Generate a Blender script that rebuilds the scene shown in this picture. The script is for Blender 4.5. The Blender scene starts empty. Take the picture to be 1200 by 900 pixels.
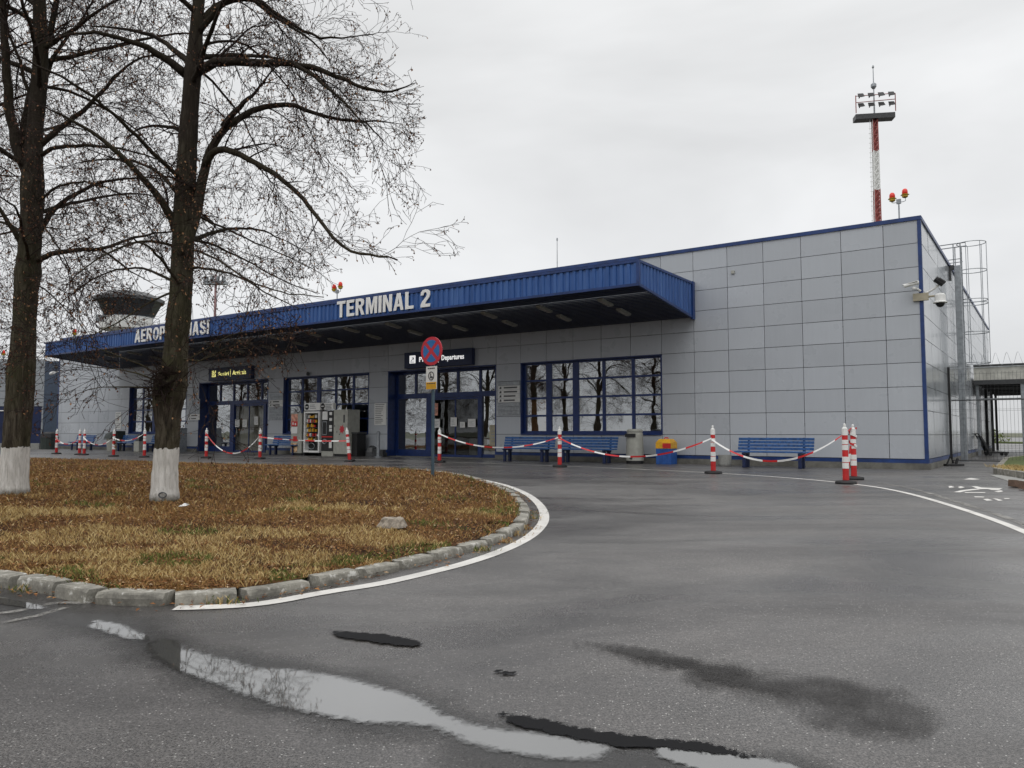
import bpy, math, random
from math import sin, cos, pi, radians, sqrt, atan2
from mathutils import Vector, Matrix
random.seed(7)
scn = bpy.context.scene
COL = scn.collection
R = random.random
U = random.uniform

# ------------------------------------------------------------------ camera
F, CX, CY, YH, H = 905.0, 600.0, 450.0, 507.0, 1.0
TH = math.atan((YH - CY) / F)
cam = bpy.data.cameras.new('camera')
cam.sensor_width = 36
cam.lens = F / 1200 * 36
cam.clip_end = 4000
cam.clip_start = 0.05
camo = bpy.data.objects.new('camera', cam)
camo.location = (0, 0, H)
camo.rotation_euler = (pi / 2 + TH, 0, 0)
COL.objects.link(camo)
scn.camera = camo
# ------------------------------------------------------------------ sky and sun
SUN_EL, SUN_ROT = radians(48), radians(200)
w = bpy.data.worlds.new('World')
scn.world = w
w.use_nodes = True
nt = w.node_tree
nt.nodes.clear()
def wn(t, **k):
    n = nt.nodes.new(t)
    for a, b in k.items():
        setattr(n, a, b)
    return n
out = wn('ShaderNodeOutputWorld')
bg = wn('ShaderNodeBackground')
bg.inputs['Strength'].default_value = 0.12
sky = wn('ShaderNodeTexSky', sky_type='NISHITA', sun_disc=False)
sky.sun_elevation = SUN_EL
sky.sun_rotation = SUN_ROT
tc = wn('ShaderNodeTexCoord')
sep = wn('ShaderNodeSeparateXYZ')
nt.links.new(tc.outputs['Generated'], sep.inputs[0])
grad = wn('ShaderNodeValToRGB')          # cloud deck: brighter overhead, as an overcast sky is
cr = grad.color_ramp
cr.elements[0].position = 0.0
cr.elements[0].color = (0.72, 0.73, 0.745, 1)
cr.elements[1].position = 0.45
cr.elements[1].color = (0.775, 0.783, 0.79, 1)
e = cr.elements.new(0.85)
e.color = (1.0, 1.0, 1.0, 1)
nt.links.new(sep.outputs['Z'], grad.inputs[0])
mp = wn('ShaderNodeMapping')
mp.inputs['Scale'].default_value = (1.0, 1.0, 2.6)
nt.links.new(tc.outputs['Generated'], mp.inputs[0])
noi = wn('ShaderNodeTexNoise')
noi.inputs['Scale'].default_value = 1.7
noi.inputs['Detail'].default_value = 5
noi.inputs['Roughness'].default_value = 0.5
noi.inputs['Distortion'].default_value = 0.4
nt.links.new(mp.outputs[0], noi.inputs['Vector'])
cl = wn('ShaderNodeMapRange')
cl.inputs['From Min'].default_value = 0.3
cl.inputs['From Max'].default_value = 0.7
cl.inputs['To Min'].default_value = 0.80
cl.inputs['To Max'].default_value = 1.10
nt.links.new(noi.outputs[0], cl.inputs[0])
up = wn('ShaderNodeMapRange')
up.inputs['From Min'].default_value = 0.45
up.inputs['From Max'].default_value = 1.0
up.inputs['To Min'].default_value = 9.0
up.inputs['To Max'].default_value = 15.0
nt.links.new(sep.outputs['Z'], up.inputs[0])
mul = wn('ShaderNodeMath', operation='MULTIPLY')
nt.links.new(cl.outputs[0], mul.inputs[0])
nt.links.new(up.outputs[0], mul.inputs[1])
vm = wn('ShaderNodeVectorMath', operation='SCALE')
nt.links.new(grad.outputs[0], vm.inputs[0])
nt.links.new(mul.outputs[0], vm.inputs['Scale'])
mx = wn('ShaderNodeMixRGB')
mx.inputs[0].default_value = 0.985
nt.links.new(sky.outputs[0], mx.inputs[1])
nt.links.new(vm.outputs[0], mx.inputs[2])
nt.links.new(mx.outputs[0], bg.inputs[0])
nt.links.new(bg.outputs[0], out.inputs[0])
sl = bpy.data.lights.new('sun', 'SUN')
sl.energy = 0.5
sl.use_shadow = True
sl.angle = radians(40)
sl.color = (1.0, 0.985, 0.96)
so = bpy.data.objects.new('sun', sl)
so.rotation_euler = (radians(90) - SUN_EL, 0, radians(-20))
COL.objects.link(so)
vs = scn.view_settings
vs.view_transform = 'Standard'
vs.look = 'None'
vs.exposure = 0.0
vs.gamma = 1
vs.use_curve_mapping = False
scn.cycles.max_bounces = 8
scn.cycles.transparent_max_bounces = 24
scn.cycles.caustics_reflective = False
scn.cycles.caustics_refractive = False

# ------------------------------------------------------------------ frames
def ray(x, y):
    X = x - CX; Z = CY - y
    return Vector((X, F * cos(TH) - Z * sin(TH), F * sin(TH) + Z * cos(TH)))
def G(x, y, z=0.0):                     # point of the ground seen at a pixel of the 1200x900 photograph
    r = ray(x, y); t = (z - H) / r.z
    return Vector((r.x * t, r.y * t, z))
def at(x, y, Y):                        # point at a given distance ahead
    r = ray(x, y); t = Y / r.y
    return Vector((r.x * t, Y, H + r.z * t))
OC = Vector((11.2406, 20.9501, 0))
UV = Vector((-0.82018, 0.57210, 0))     # along the facade, to the left
VV = Vector((0.57210, 0.82018, 0))      # into the building
RZ = atan2(-UV.y, -UV.x)
def Wp(s, t, z=0.0):
    return OC + UV * s + VV * t + Vector((0, 0, z))
def st(p):
    d = p - OC
    return d.dot(UV), d.dot(VV)

# ------------------------------------------------------------------ materials
def newmat(name):
    m = bpy.data.materials.new(name)
    m.use_nodes = True
    n = m.node_tree
    b = n.nodes['Principled BSDF']
    return m, n, b
def N(n, t, **k):
    o = n.nodes.new(t)
    for a, b in k.items():
        setattr(o, a, b)
    return o
def noise(n, scale, detail=4, rough=0.55, vec=None, dist=0.0):
    o = N(n, 'ShaderNodeTexNoise')
    o.inputs['Scale'].default_value = scale
    o.inputs['Detail'].default_value = detail
    o.inputs['Roughness'].default_value = rough
    o.inputs['Distortion'].default_value = dist
    if vec is None:
        t = N(n, 'ShaderNodeTexCoord'); vec = t.outputs['Object']
    n.links.new(vec, o.inputs['Vector'])
    return o
def ramp(n, src, stops):
    o = N(n, 'ShaderNodeValToRGB')
    r = o.color_ramp
    while len(r.elements) < len(stops):
        r.elements.new(0.5)
    for e, (p, c) in zip(r.elements, stops):
        e.position = p
        e.color = (c, c, c, 1) if isinstance(c, (int, float)) else (*c, 1)
    n.links.new(src, o.inputs[0])
    return o
def mixc(n, fac, a, b, mode='MIX'):
    o = N(n, 'ShaderNodeMixRGB', blend_type=mode)
    for i, v in ((0, fac), (1, a), (2, b)):
        if isinstance(v, bpy.types.NodeSocket):
            n.links.new(v, o.inputs[i])
        elif isinstance(v, (int, float)):
            o.inputs[i].default_value = v if i == 0 else (v, v, v, 1)
        else:
            o.inputs[i].default_value = (*v, 1)
    return o
def bump(n, b, src, strength=0.3, dist=0.01):
    o = N(n, 'ShaderNodeBump')
    o.inputs['Strength'].default_value = strength
    o.inputs['Distance'].default_value = dist
    n.links.new(src, o.inputs['Height'])
    n.links.new(o.outputs[0], b.inputs['Normal'])
    return o
def plain(name, c, rough=0.5, metal=0.0, var=0.15, scale=6.0, spec=0.5, c2=None):
    m, n, b = newmat(name)
    no = noise(n, scale)
    dark = c2 if c2 else tuple(x * (1 - var) for x in c)
    lite = tuple(min(1, x * (1 + var)) for x in c)
    r = ramp(n, no.outputs[0], [(0.35, dark), (0.68, lite)])
    n.links.new(r.outputs[0], b.inputs['Base Color'])
    b.inputs['Roughness'].default_value = rough
    b.inputs['Metallic'].default_value = metal
    b.inputs['Specular IOR Level'].default_value = spec
    return m
def emis(name, c, s):
    m, n, b = newmat(name)
    b.inputs['Base Color'].default_value = (*c, 1)
    b.inputs['Emission Color'].default_value = (*c, 1)
    b.inputs['Emission Strength'].default_value = s
    return m

M = {}
M['blue'] = plain('deep_blue_paint', (0.012, 0.040, 0.155), 0.38, var=0.25, scale=3)
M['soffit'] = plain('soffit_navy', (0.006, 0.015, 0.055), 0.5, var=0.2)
M['navy'] = plain('navy_paint', (0.008, 0.018, 0.07), 0.4, var=0.2)
M['frame_blue'] = plain('window_frame_blue', (0.010, 0.030, 0.13), 0.35, var=0.2)
M['bench_blue'] = plain('bench_blue_paint', (0.03, 0.10, 0.27), 0.42, var=0.35, scale=14)
M['white'] = plain('white_paint', (0.78, 0.78, 0.76), 0.5, var=0.06)
M['letter'] = plain('letter_white', (0.82, 0.82, 0.8), 0.45, var=0.05)
M['red'] = plain('red_plastic', (0.55, 0.02, 0.02), 0.4, var=0.15)
M['black'] = plain('black_rubber', (0.012, 0.012, 0.013), 0.6, var=0.3)
M['darkgrey'] = plain('dark_grey_metal', (0.05, 0.052, 0.055), 0.45, var=0.2)
M['steel'] = plain('galvanised_steel', (0.32, 0.34, 0.36), 0.4, metal=0.6, var=0.2, scale=9)
M['bin_grey'] = plain('bin_grey_plastic', (0.36, 0.36, 0.32), 0.55, var=0.12)
M['yellow'] = plain('yellow_plastic', (0.72, 0.38, 0.02), 0.45)
M['bin_blue'] = plain('blue_bin_plastic', (0.02, 0.09, 0.33), 0.4)
M['darkgreen'] = plain('dark_green_plastic', (0.03, 0.04, 0.035), 0.5)
M['paper'] = plain('paper', (0.74, 0.74, 0.72), 0.7, var=0.05)
M['cream'] = plain('cream_panel', (0.42, 0.38, 0.28), 0.7, var=0.12)
M['beige'] = plain('beige_curtain', (0.80, 0.70, 0.54), 0.8, var=0.15)
M['inside'] = plain('interior_wall', (0.16, 0.155, 0.14), 0.8)
M['orange'] = plain('orange_print', (0.75, 0.22, 0.02), 0.5)
M['pinkprint'] = plain('salmon_print', (0.62, 0.30, 0.22), 0.6, var=0.4, scale=9)
M['pole_blue'] = plain('grey_blue_pole_paint', (0.05, 0.09, 0.12), 0.5)
M['signred'] = plain('sign_red', (0.55, 0.03, 0.05), 0.4, var=0.05)
M['signblue'] = plain('sign_blue', (0.03, 0.16, 0.42), 0.4, var=0.05)
M['lampred'] = plain('beacon_red_lens', (0.75, 0.03, 0.015), 0.2, var=0.1)
M['lampyellow'] = plain('beacon_yellow_body', (0.5, 0.33, 0.02), 0.4)
M['tube'] = plain('lamp_diffuser', (0.35, 0.33, 0.28), 0.4)
M['mastpale'] = plain('hazed_mast_pink', (0.36, 0.22, 0.22), 0.8)  # distance haze is put into this muted colour
M['mastred'] = plain('hazed_mast_red', (0.33, 0.075, 0.065), 0.6)  # red made paler to carry the haze in its colour
M['duct'] = plain('walkway_fascia_pale', (0.55, 0.54, 0.49), 0.7, var=0.25, scale=2.5)
M['sig_yellow'] = emis('sign_yellow_light', (0.95, 0.88, 0.30), 0.75)
M['sig_white'] = emis('sign_white_light', (0.9, 0.9, 0.9), 0.75)
M['annexblue'] = plain('annex_blue_grey', (0.045, 0.065, 0.10), 0.5)
M['far_wall'] = plain('far_panel_grey', (0.30, 0.32, 0.34), 0.5, var=0.08)
M['snack'] = plain('snack_packets', (0.25, 0.17, 0.05), 0.5, var=0.9, scale=40)
M['poster_warm'] = plain('vending_poster_print', (0.55, 0.36, 0.2), 0.5, var=0.6, scale=9)
M['grass_green'] = plain('verge_grass', (0.075, 0.10, 0.02), 0.9, var=0.5, scale=12)

def panel_mat(name, rough, c):
    m, n, b = newmat(name)
    g = N(n, 'ShaderNodeNewGeometry')
    r = ramp(n, g.outputs['Random Per Island'], [(0.0, tuple(x * 0.93 for x in c)), (1.0, tuple(x * 1.05 for x in c))])
    tcn = N(n, 'ShaderNodeTexCoord')
    mpn = N(n, 'ShaderNodeMapping'); mpn.inputs['Scale'].default_value = (7, 7, 0.5)
    n.links.new(tcn.outputs['Object'], mpn.inputs[0])
    st_ = noise(n, 1.6, 5, 0.6, mpn.outputs[0])
    rr = ramp(n, st_.outputs[0], [(0.35, 0.965), (0.7, 1.0)])
    c2 = mixc(n, 1.0, r.outputs[0], rr.outputs[0], 'MULTIPLY')
    n.links.new(c2.outputs[0], b.inputs['Base Color'])
    rn = noise(n, 1.2, 3)
    r2 = ramp(n, rn.outputs[0], [(0.3, rough * 0.8), (0.7, rough * 1.25)])
    n.links.new(r2.outputs[0], b.inputs['Roughness'])
    b.inputs['Specular IOR Level'].default_value = 0.6
    big = noise(n, 1.1, 1)
    bump(n, b, big.outputs[0], 0.2, 0.05)
    return m
M['panel'] = panel_mat('grey_cladding_panel', 0.30, (0.445, 0.47, 0.505))
M['panel_side'] = panel_mat('grey_cladding_panel_glossy', 0.16, (0.40, 0.425, 0.455))
M['panel_side'].node_tree.nodes['Principled BSDF'].inputs['Specular IOR Level'].default_value = 0.7

def fascia_mat():
    m, n, b = newmat('canopy_fascia_blue')
    tcn = N(n, 'ShaderNodeTexCoord')
    mpn = N(n, 'ShaderNodeMapping'); mpn.inputs['Scale'].default_value = (3.2, 3.2, 0.35)
    n.links.new(tcn.outputs['Object'], mpn.inputs[0])
    a = noise(n, 1.5, 5, 0.65, mpn.outputs[0])
    r = ramp(n, a.outputs[0], [(0.3, (0.015, 0.065, 0.22)), (0.5, (0.028, 0.095, 0.30)), (0.75, (0.065, 0.15, 0.37))])
    n.links.new(r.outputs[0], b.inputs['Base Color'])
    b.inputs['Roughness'].default_value = 0.45
    return m
M['fascia'] = fascia_mat()

def glass_mat(name, lo, lwb):
    m, n, b = newmat(name)
    n.nodes.remove(b)
    o = n.nodes['Material Output']
    tr = N(n, 'ShaderNodeBsdfTransparent'); tr.inputs[0].default_value = (0.55, 0.58, 0.6, 1)
    gl = N(n, 'ShaderNodeBsdfGlossy'); gl.inputs['Roughness'].default_value = 0.008
    gl.inputs[0].default_value = (0.92, 0.95, 0.97, 1)
    lw = N(n, 'ShaderNodeLayerWeight'); lw.inputs[0].default_value = lwb
    mr = N(n, 'ShaderNodeMapRange'); mr.inputs['To Min'].default_value = lo; mr.inputs['To Max'].default_value = 1.0
    n.links.new(lw.outputs['Fresnel'], mr.inputs[0])
    mx_ = N(n, 'ShaderNodeMixShader')
    n.links.new(mr.outputs[0], mx_.inputs[0])
    n.links.new(tr.outputs[0], mx_.inputs[1]); n.links.new(gl.outputs[0], mx_.inputs[2])
    n.links.new(mx_.outputs[0], o.inputs[0])
    nn = noise(n, 1.7, 1)
    bp = N(n, 'ShaderNodeBump'); bp.inputs['Strength'].default_value = 0.05; bp.inputs['Distance'].default_value = 0.03
    n.links.new(nn.outputs[0], bp.inputs['Height'])
    n.links.new(bp.outputs[0], gl.inputs['Normal'])
    return m
M['glass'] = glass_mat('window_glass', 0.40, 0.35)
M['clear'] = glass_mat('door_glass', 0.06, 0.2)

def asphalt_mat(name='asphalt', base=1.0, wet=1.0):
    m, n, b = newmat(name)
    g = N(n, 'ShaderNodeNewGeometry')
    P = g.outputs['Position']
    mpa = N(n, 'ShaderNodeMapping'); mpa.inputs['Scale'].default_value = (0.45, 1.0, 1.0); mpa.inputs['Rotation'].default_value = (0, 0, 0.35)
    n.links.new(P, mpa.inputs[0])
    big = noise(n, 0.55, 6, 0.62, mpa.outputs[0], 0.8)
    mid = noise(n, 2.6, 5, 0.65, P)
    fine = noise(n, 115, 4, 0.8, P)
    c0 = ramp(n, big.outputs[0], [(0.32, (0.036*base, 0.033*base, 0.032*base)), (0.68, (0.110*base, 0.103*base, 0.098*base))])
    c1 = ramp(n, mid.outputs[0], [(0.3, 0.8), (0.7, 1.15)])
    c = mixc(n, 1.0, c0.outputs[0], c1.outputs[0], 'MULTIPLY')
    grit = noise(n, 38, 3, 0.75, P)
    c3 = ramp(n, grit.outputs[0], [(0.36, 0.72), (0.64, 1.3)])
    c = mixc(n, 1.0, c.outputs[0], c3.outputs[0], 'MULTIPLY')
    c2 = ramp(n, fine.outputs[0], [(0.39, 0.15), (0.61, 1.95)])
    c = mixc(n, 1.0, c.outputs[0], c2.outputs[0], 'MULTIPLY')
    vo = N(n, 'ShaderNodeTexVoronoi'); vo.inputs['Scale'].default_value = 120
    n.links.new(P, vo.inputs['Vector'])
    sp = N(n, 'ShaderNodeSeparateColor'); n.links.new(vo.outputs['Color'], sp.inputs[0])
    gt = N(n, 'ShaderNodeMath', operation='GREATER_THAN'); gt.inputs[1].default_value = 0.955
    n.links.new(sp.outputs[0], gt.inputs[0])
    ds = N(n, 'ShaderNodeMath', operation='LESS_THAN'); ds.inputs[1].default_value = 0.36
    n.links.new(vo.outputs['Distance'], ds.inputs[0])
    mu = N(n, 'ShaderNodeMath', operation='MULTIPLY')
    n.links.new(gt.outputs[0], mu.inputs[0]); n.links.new(ds.outputs[0], mu.inputs[1])
    c = mixc(n, mu.outputs[0], c.outputs[0], (0.42, 0.41, 0.39))
    n.links.new(c.outputs[0], b.inputs['Base Color'])
    wn_ = noise(n, 0.5, 5, 0.6, mpa.outputs[0], 1.2)
    rr = ramp(n, wn_.outputs[0], [(0.40, 0.13), (0.5, 0.30), (0.60, 0.60)])
    fr = mixc(n, 0.35, rr.outputs[0], fine.outputs[0])
    n.links.new(fr.outputs[0], b.inputs['Roughness'])
    b.inputs['Specular IOR Level'].default_value = 0.95 * wet
    hgt = mixc(n, 0.5, fine.outputs[0], vo.outputs['Distance'])
    bump(n, b, hgt.outputs[0], 0.5, 0.004)
    return m
M['asphalt'] = asphalt_mat()

def sheet_alpha(m, n, b, fine_scale=45, amt=0.55, mid_scale=5.0, thr=0.5, soft=0.08):
    """ragged edges: the vertex attribute 'edge' runs from 0 at the rim to 1 inside and is broken up by noise"""
    at_ = N(n, 'ShaderNodeAttribute', attribute_name='edge')
    g = N(n, 'ShaderNodeNewGeometry')
    f = noise(n, fine_scale, 3, 0.7, g.outputs['Position'])
    md = noise(n, mid_scale, 4, 0.6, g.outputs['Position'])
    ad = N(n, 'ShaderNodeMath', operation='ADD'); n.links.new(f.outputs[0], ad.inputs[0]); n.links.new(md.outputs[0], ad.inputs[1])
    su = N(n, 'ShaderNodeMath', operation='SUBTRACT'); n.links.new(ad.outputs[0], su.inputs[0]); su.inputs[1].default_value = 1.0
    ml = N(n, 'ShaderNodeMath', operation='MULTIPLY'); n.links.new(su.outputs[0], ml.inputs[0]); ml.inputs[1].default_value = amt
    a2 = N(n, 'ShaderNodeMath', operation='ADD'); n.links.new(ml.outputs[0], a2.inputs[0]); n.links.new(at_.outputs['Fac'], a2.inputs[1])
    mr = N(n, 'ShaderNodeMapRange'); mr.inputs['From Min'].default_value = thr - soft; mr.inputs['From Max'].default_value = thr + soft
    n.links.new(a2.outputs[0], mr.inputs[0])
    n.links.new(mr.outputs[0], b.inputs['Alpha'])
def water_mat():
    m, n, b = newmat('puddle_water')
    b.inputs['Base Color'].default_value = (0.075, 0.075, 0.072, 1)
    b.inputs['Roughness'].default_value = 0.03
    b.inputs['IOR'].default_value = 2.6
    b.inputs['Specular IOR Level'].default_value = 0.85
    g = N(n, 'ShaderNodeNewGeometry')
    wv = noise(n, 9, 2, 0.5, g.outputs['Position'])
    bump(n, b, wv.outputs[0], 0.01, 0.01)
    sheet_alpha(m, n, b, 60, 0.5, 3.0, 0.5, 0.16)
    return m
M['water'] = water_mat()
def dark_sheet_mat(name, c, amt, soft, fine=50, spec=0.15, maxa=1.0):
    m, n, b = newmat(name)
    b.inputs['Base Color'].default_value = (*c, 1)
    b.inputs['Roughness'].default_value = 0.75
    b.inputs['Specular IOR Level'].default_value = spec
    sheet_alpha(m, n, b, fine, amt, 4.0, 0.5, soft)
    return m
def wet_mat():
    m, n, b = newmat('wet_asphalt_film')
    b.inputs['Base Color'].default_value = (0.03, 0.029, 0.028, 1)
    b.inputs['Roughness'].default_value = 0.28
    b.inputs['Specular IOR Level'].default_value = 0.6
    sheet_alpha(m, n, b, 60, 1.4, 3.0, 0.5, 0.45)
    a = b.inputs['Alpha'].links[0].from_socket
    k = N(n, 'ShaderNodeMath', operation='MULTIPLY'); k.inputs[1].default_value = 0.6
    n.links.new(a, k.inputs[0]); n.links.new(k.outputs[0], b.inputs['Alpha'])
    gg = N(n, 'ShaderNodeNewGeometry'); f = noise(n, 110, 3, 0.8, gg.outputs['Position']); bump(n, b, f.outputs[0], 0.3, 0.003)
    return m
M['wet'] = wet_mat()
M['dark_sharp'] = dark_sheet_mat('dark_road_sharp', (0.008, 0.008, 0.009), 1.3, 0.12, 70)
M['dark_soft'] = dark_sheet_mat('dark_road_soft', (0.05, 0.048, 0.047), 2.6, 0.7, 85)
def paint_mat(name, c, lo, hi):
    m, n, b = newmat(name)
    g = N(n, 'ShaderNodeNewGeometry')
    P = g.outputs['Position']
    a = noise(n, 30, 4, 0.75, P); d = noise(n, 3, 4, 0.6, P)
    ad = N(n, 'ShaderNodeMath', operation='ADD'); n.links.new(a.outputs[0], ad.inputs[0]); n.links.new(d.outputs[0], ad.inputs[1])
    mr = N(n, 'ShaderNodeMapRange'); mr.inputs['From Min'].default_value = lo; mr.inputs['From Max'].default_value = hi
    n.links.new(ad.outputs[0], mr.inputs[0]); n.links.new(mr.outputs[0], b.inputs['Alpha'])
    r = ramp(n, d.outputs[0], [(0.3, tuple(x * .72 for x in c)), (0.65, c)])
    n.links.new(r.outputs[0], b.inputs['Base Color'])
    b.inputs['Roughness'].default_value = 0.55
    return m
M['line'] = paint_mat('road_paint', (0.72, 0.70, 0.66), 0.62, 0.74)
M['line_thin'] = paint_mat('road_paint_thin', (0.55, 0.53, 0.5), 0.80, 0.98)
M['line_worn'] = paint_mat('road_paint_worn', (0.26, 0.25, 0.23), 0.80, 1.15)

def concrete_mat(name, c, stain=0.5, sc=3.0):
    m, n, b = newmat(name)
    g = N(n, 'ShaderNodeNewGeometry'); P = g.outputs['Position']
    a = noise(n, sc, 6, 0.7, P); f = noise(n, 60, 3, 0.7, P)
    r = ramp(n, a.outputs[0], [(0.3, tuple(x * (1 - stain) for x in c)), (0.55, c), (0.75, tuple(min(1, x * 1.35) for x in c))])
    r2 = ramp(n, f.outputs[0], [(0.3, 0.75), (0.7, 1.15)])
    cc = mixc(n, 1.0, r.outputs[0], r2.outputs[0], 'MULTIPLY')
    n.links.new(cc.outputs[0], b.inputs['Base Color'])
    b.inputs['Roughness'].default_value = 0.8
    bump(n, b, f.outputs[0], 0.4, 0.006)
    return m
M['concrete'] = concrete_mat('kerb_concrete', (0.29, 0.275, 0.235), 0.6, 5.5)
_n = M['concrete'].node_tree; _b = _n.nodes['Principled BSDF']
_s = _b.inputs['Base Color'].links[0].from_socket
_g = N(_n, 'ShaderNodeNewGeometry'); _w = noise(_n, 11, 6, 0.75, _g.outputs['Position'])
_r = ramp(_n, _w.outputs[0], [(0.57, 0.0), (0.62, 0.8)])
_m = mixc(_n, _r.outputs[0], _s, (0.58, 0.57, 0.53)); _n.links.new(_m.outputs[0], _b.inputs['Base Color'])
M['plinth'] = concrete_mat('plinth_concrete', (0.17, 0.165, 0.145), 0.5, 1.8)
M['pave'] = concrete_mat('paving_concrete', (0.33, 0.33, 0.31), 0.3, 1.2)

def lawn_mat():
    m, n, b = newmat('lawn_soil')
    g = N(n, 'ShaderNodeNewGeometry'); P = g.outputs['Position']
    a = noise(n, 0.75, 5, 0.6, P, 0.5); f = noise(n, 22, 5, 0.75, P); q = noise(n, 1.3, 4, 0.6, P, 1.0)
    r = ramp(n, a.outputs[0], [(0.34, (0.035, 0.018, 0.010)), (0.50, (0.11, 0.05, 0.019)), (0.66, (0.20, 0.115, 0.04))])
    gr = ramp(n, q.outputs[0], [(0.62, 0.0), (0.72, 0.55)])
    c = mixc(n, gr.outputs[0], r.outputs[0], (0.07, 0.075, 0.018))
    r2 = ramp(n, f.outputs[0], [(0.33, 0.3), (0.68, 1.6)])
    cc = mixc(n, 1.0, c.outputs[0], r2.outputs[0], 'MULTIPLY')
    n.links.new(cc.outputs[0], b.inputs['Base Color'])
    b.inputs['Roughness'].default_value = 0.95
    b.inputs['Specular IOR Level'].default_value = 0.2
    bump(n, b, f.outputs[0], 0.9, 0.03)
    return m
M['lawn'] = lawn_mat()
def island_mat(name, stops, rough=0.8, patch=None, trans=0.0):
    m, n, b = newmat(name)
    g = N(n, 'ShaderNodeNewGeometry')
    r = ramp(n, g.outputs['Random Per Island'], stops)
    src = r.outputs[0]
    if patch:
        p = noise(n, patch[0], 4, 0.6, g.outputs['Position'], 0.5)
        rp = ramp(n, p.outputs[0], [(0.36, patch[1]), (0.64, patch[2])])
        src = mixc(n, 1.0, src, rp.outputs[0], 'MULTIPLY').outputs[0]
    n.links.new(src, b.inputs['Base Color'])
    b.inputs['Roughness'].default_value = rough
    b.inputs['Specular IOR Level'].default_value = 0.25
    return m
M['litter'] = island_mat('fallen_leaves', [(0.0, (0.075, 0.028, 0.012)), (0.4, (0.20, 0.082, 0.026)), (0.80, (0.33, 0.16, 0.055)), (0.92, (0.40, 0.25, 0.12)), (1.0, (0.62, 0.48, 0.32))], 0.7)
M['dry'] = island_mat('dry_grass_blades', [(0.0, (0.18, 0.11, 0.04)), (0.4, (0.44, 0.30, 0.115)), (1.0, (0.66, 0.52, 0.26))], 0.85)
M['green'] = island_mat('green_grass_blades', [(0.0, (0.06, 0.085, 0.015)), (1.0, (0.19, 0.22, 0.055))], 0.8)
M['dead_leaf'] = island_mat('dry_tree_leaves', [(0.0, (0.045, 0.018, 0.012)), (0.6, (0.13, 0.055, 0.03)), (1.0, (0.34, 0.19, 0.09))], 0.75)
M['twig'] = plain('twig_bark', (0.022, 0.014, 0.011), 0.85, var=0.4, scale=3, spec=0.2)
def bark_mat():
    m, n, b = newmat('bark_and_whitewash')
    t = N(n, 'ShaderNodeTexCoord'); O = t.outputs['Object']
    mpn = N(n, 'ShaderNodeMapping'); mpn.inputs['Scale'].default_value = (16, 16, 2.4)
    n.links.new(O, mpn.inputs[0])
    a = noise(n, 1.6, 6, 0.7, mpn.outputs[0], 0.6)
    g2 = noise(n, 1.4, 4, 0.6, O)
    bark = ramp(n, a.outputs[0], [(0.34, (0.014, 0.011, 0.008)), (0.50, (0.052, 0.042, 0.030)), (0.68, (0.125, 0.108, 0.080))])
    moss = ramp(n, g2.outputs[0], [(0.42, 0.0), (0.62, 0.6)])
    bk = mixc(n, moss.outputs[0], bark.outputs[0], (0.055, 0.055, 0.022))
    sp = N(n, 'ShaderNodeSeparateXYZ'); n.links.new(O, sp.inputs[0])
    # the dark upper limbs: finer, smoother bark high in the tree
    hi = N(n, 'ShaderNodeMapRange'); hi.inputs['From Min'].default_value = 2.2; hi.inputs['From Max'].default_value = 5.0
    n.links.new(sp.outputs['Z'], hi.inputs[0])
    him = N(n, 'ShaderNodeMath', operation='MULTIPLY'); n.links.new(hi.outputs[0], him.inputs[0]); him.inputs[1].default_value = 0.75
    bk2 = mixc(n, him.outputs[0], bk.outputs[0], (0.020, 0.014, 0.010))
    wz = noise(n, 22, 3, 0.6, O)
    ml = N(n, 'ShaderNodeMath', operation='MULTIPLY_ADD'); n.links.new(wz.outputs[0], ml.inputs[0]); ml.inputs[1].default_value = 0.10
    n.links.new(sp.outputs['Z'], ml.inputs[2])
    lt = N(n, 'ShaderNodeMath', operation='LESS_THAN'); lt.inputs[1].default_value = 0.70
    n.links.new(ml.outputs[0], lt.inputs[0])
    crack = ramp(n, a.outputs[0], [(0.26, 0.0), (0.36, 1.0)])
    low = N(n, 'ShaderNodeMapRange'); low.inputs['From Min'].default_value = 0.06; low.inputs['From Max'].default_value = 0.16
    n.links.new(ml.outputs[0], low.inputs[0])
    m1 = N(n, 'ShaderNodeMath', operation='MULTIPLY'); n.links.new(lt.outputs[0], m1.inputs[0]); n.links.new(crack.outputs[0], m1.inputs[1])
    m2 = N(n, 'ShaderNodeMath', operation='MULTIPLY'); n.links.new(m1.outputs[0], m2.inputs[0]); n.links.new(low.outputs[0], m2.inputs[1])
    ww = ramp(n, a.outputs[0], [(0.3, (0.42, 0.40, 0.36)), (0.6, (0.74, 0.72, 0.68))])
    cc = mixc(n, m2.outputs[0], bk2.outputs[0], ww.outputs[0])
    n.links.new(cc.outputs[0], b.inputs['Base Color'])
    b.inputs['Roughness'].default_value = 0.9
    b.inputs['Specular IOR Level'].default_value = 0.2
    bump(n, b, a.outputs[0], 1.0, 0.03)
    return m
M['bark'] = bark_mat()

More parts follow.
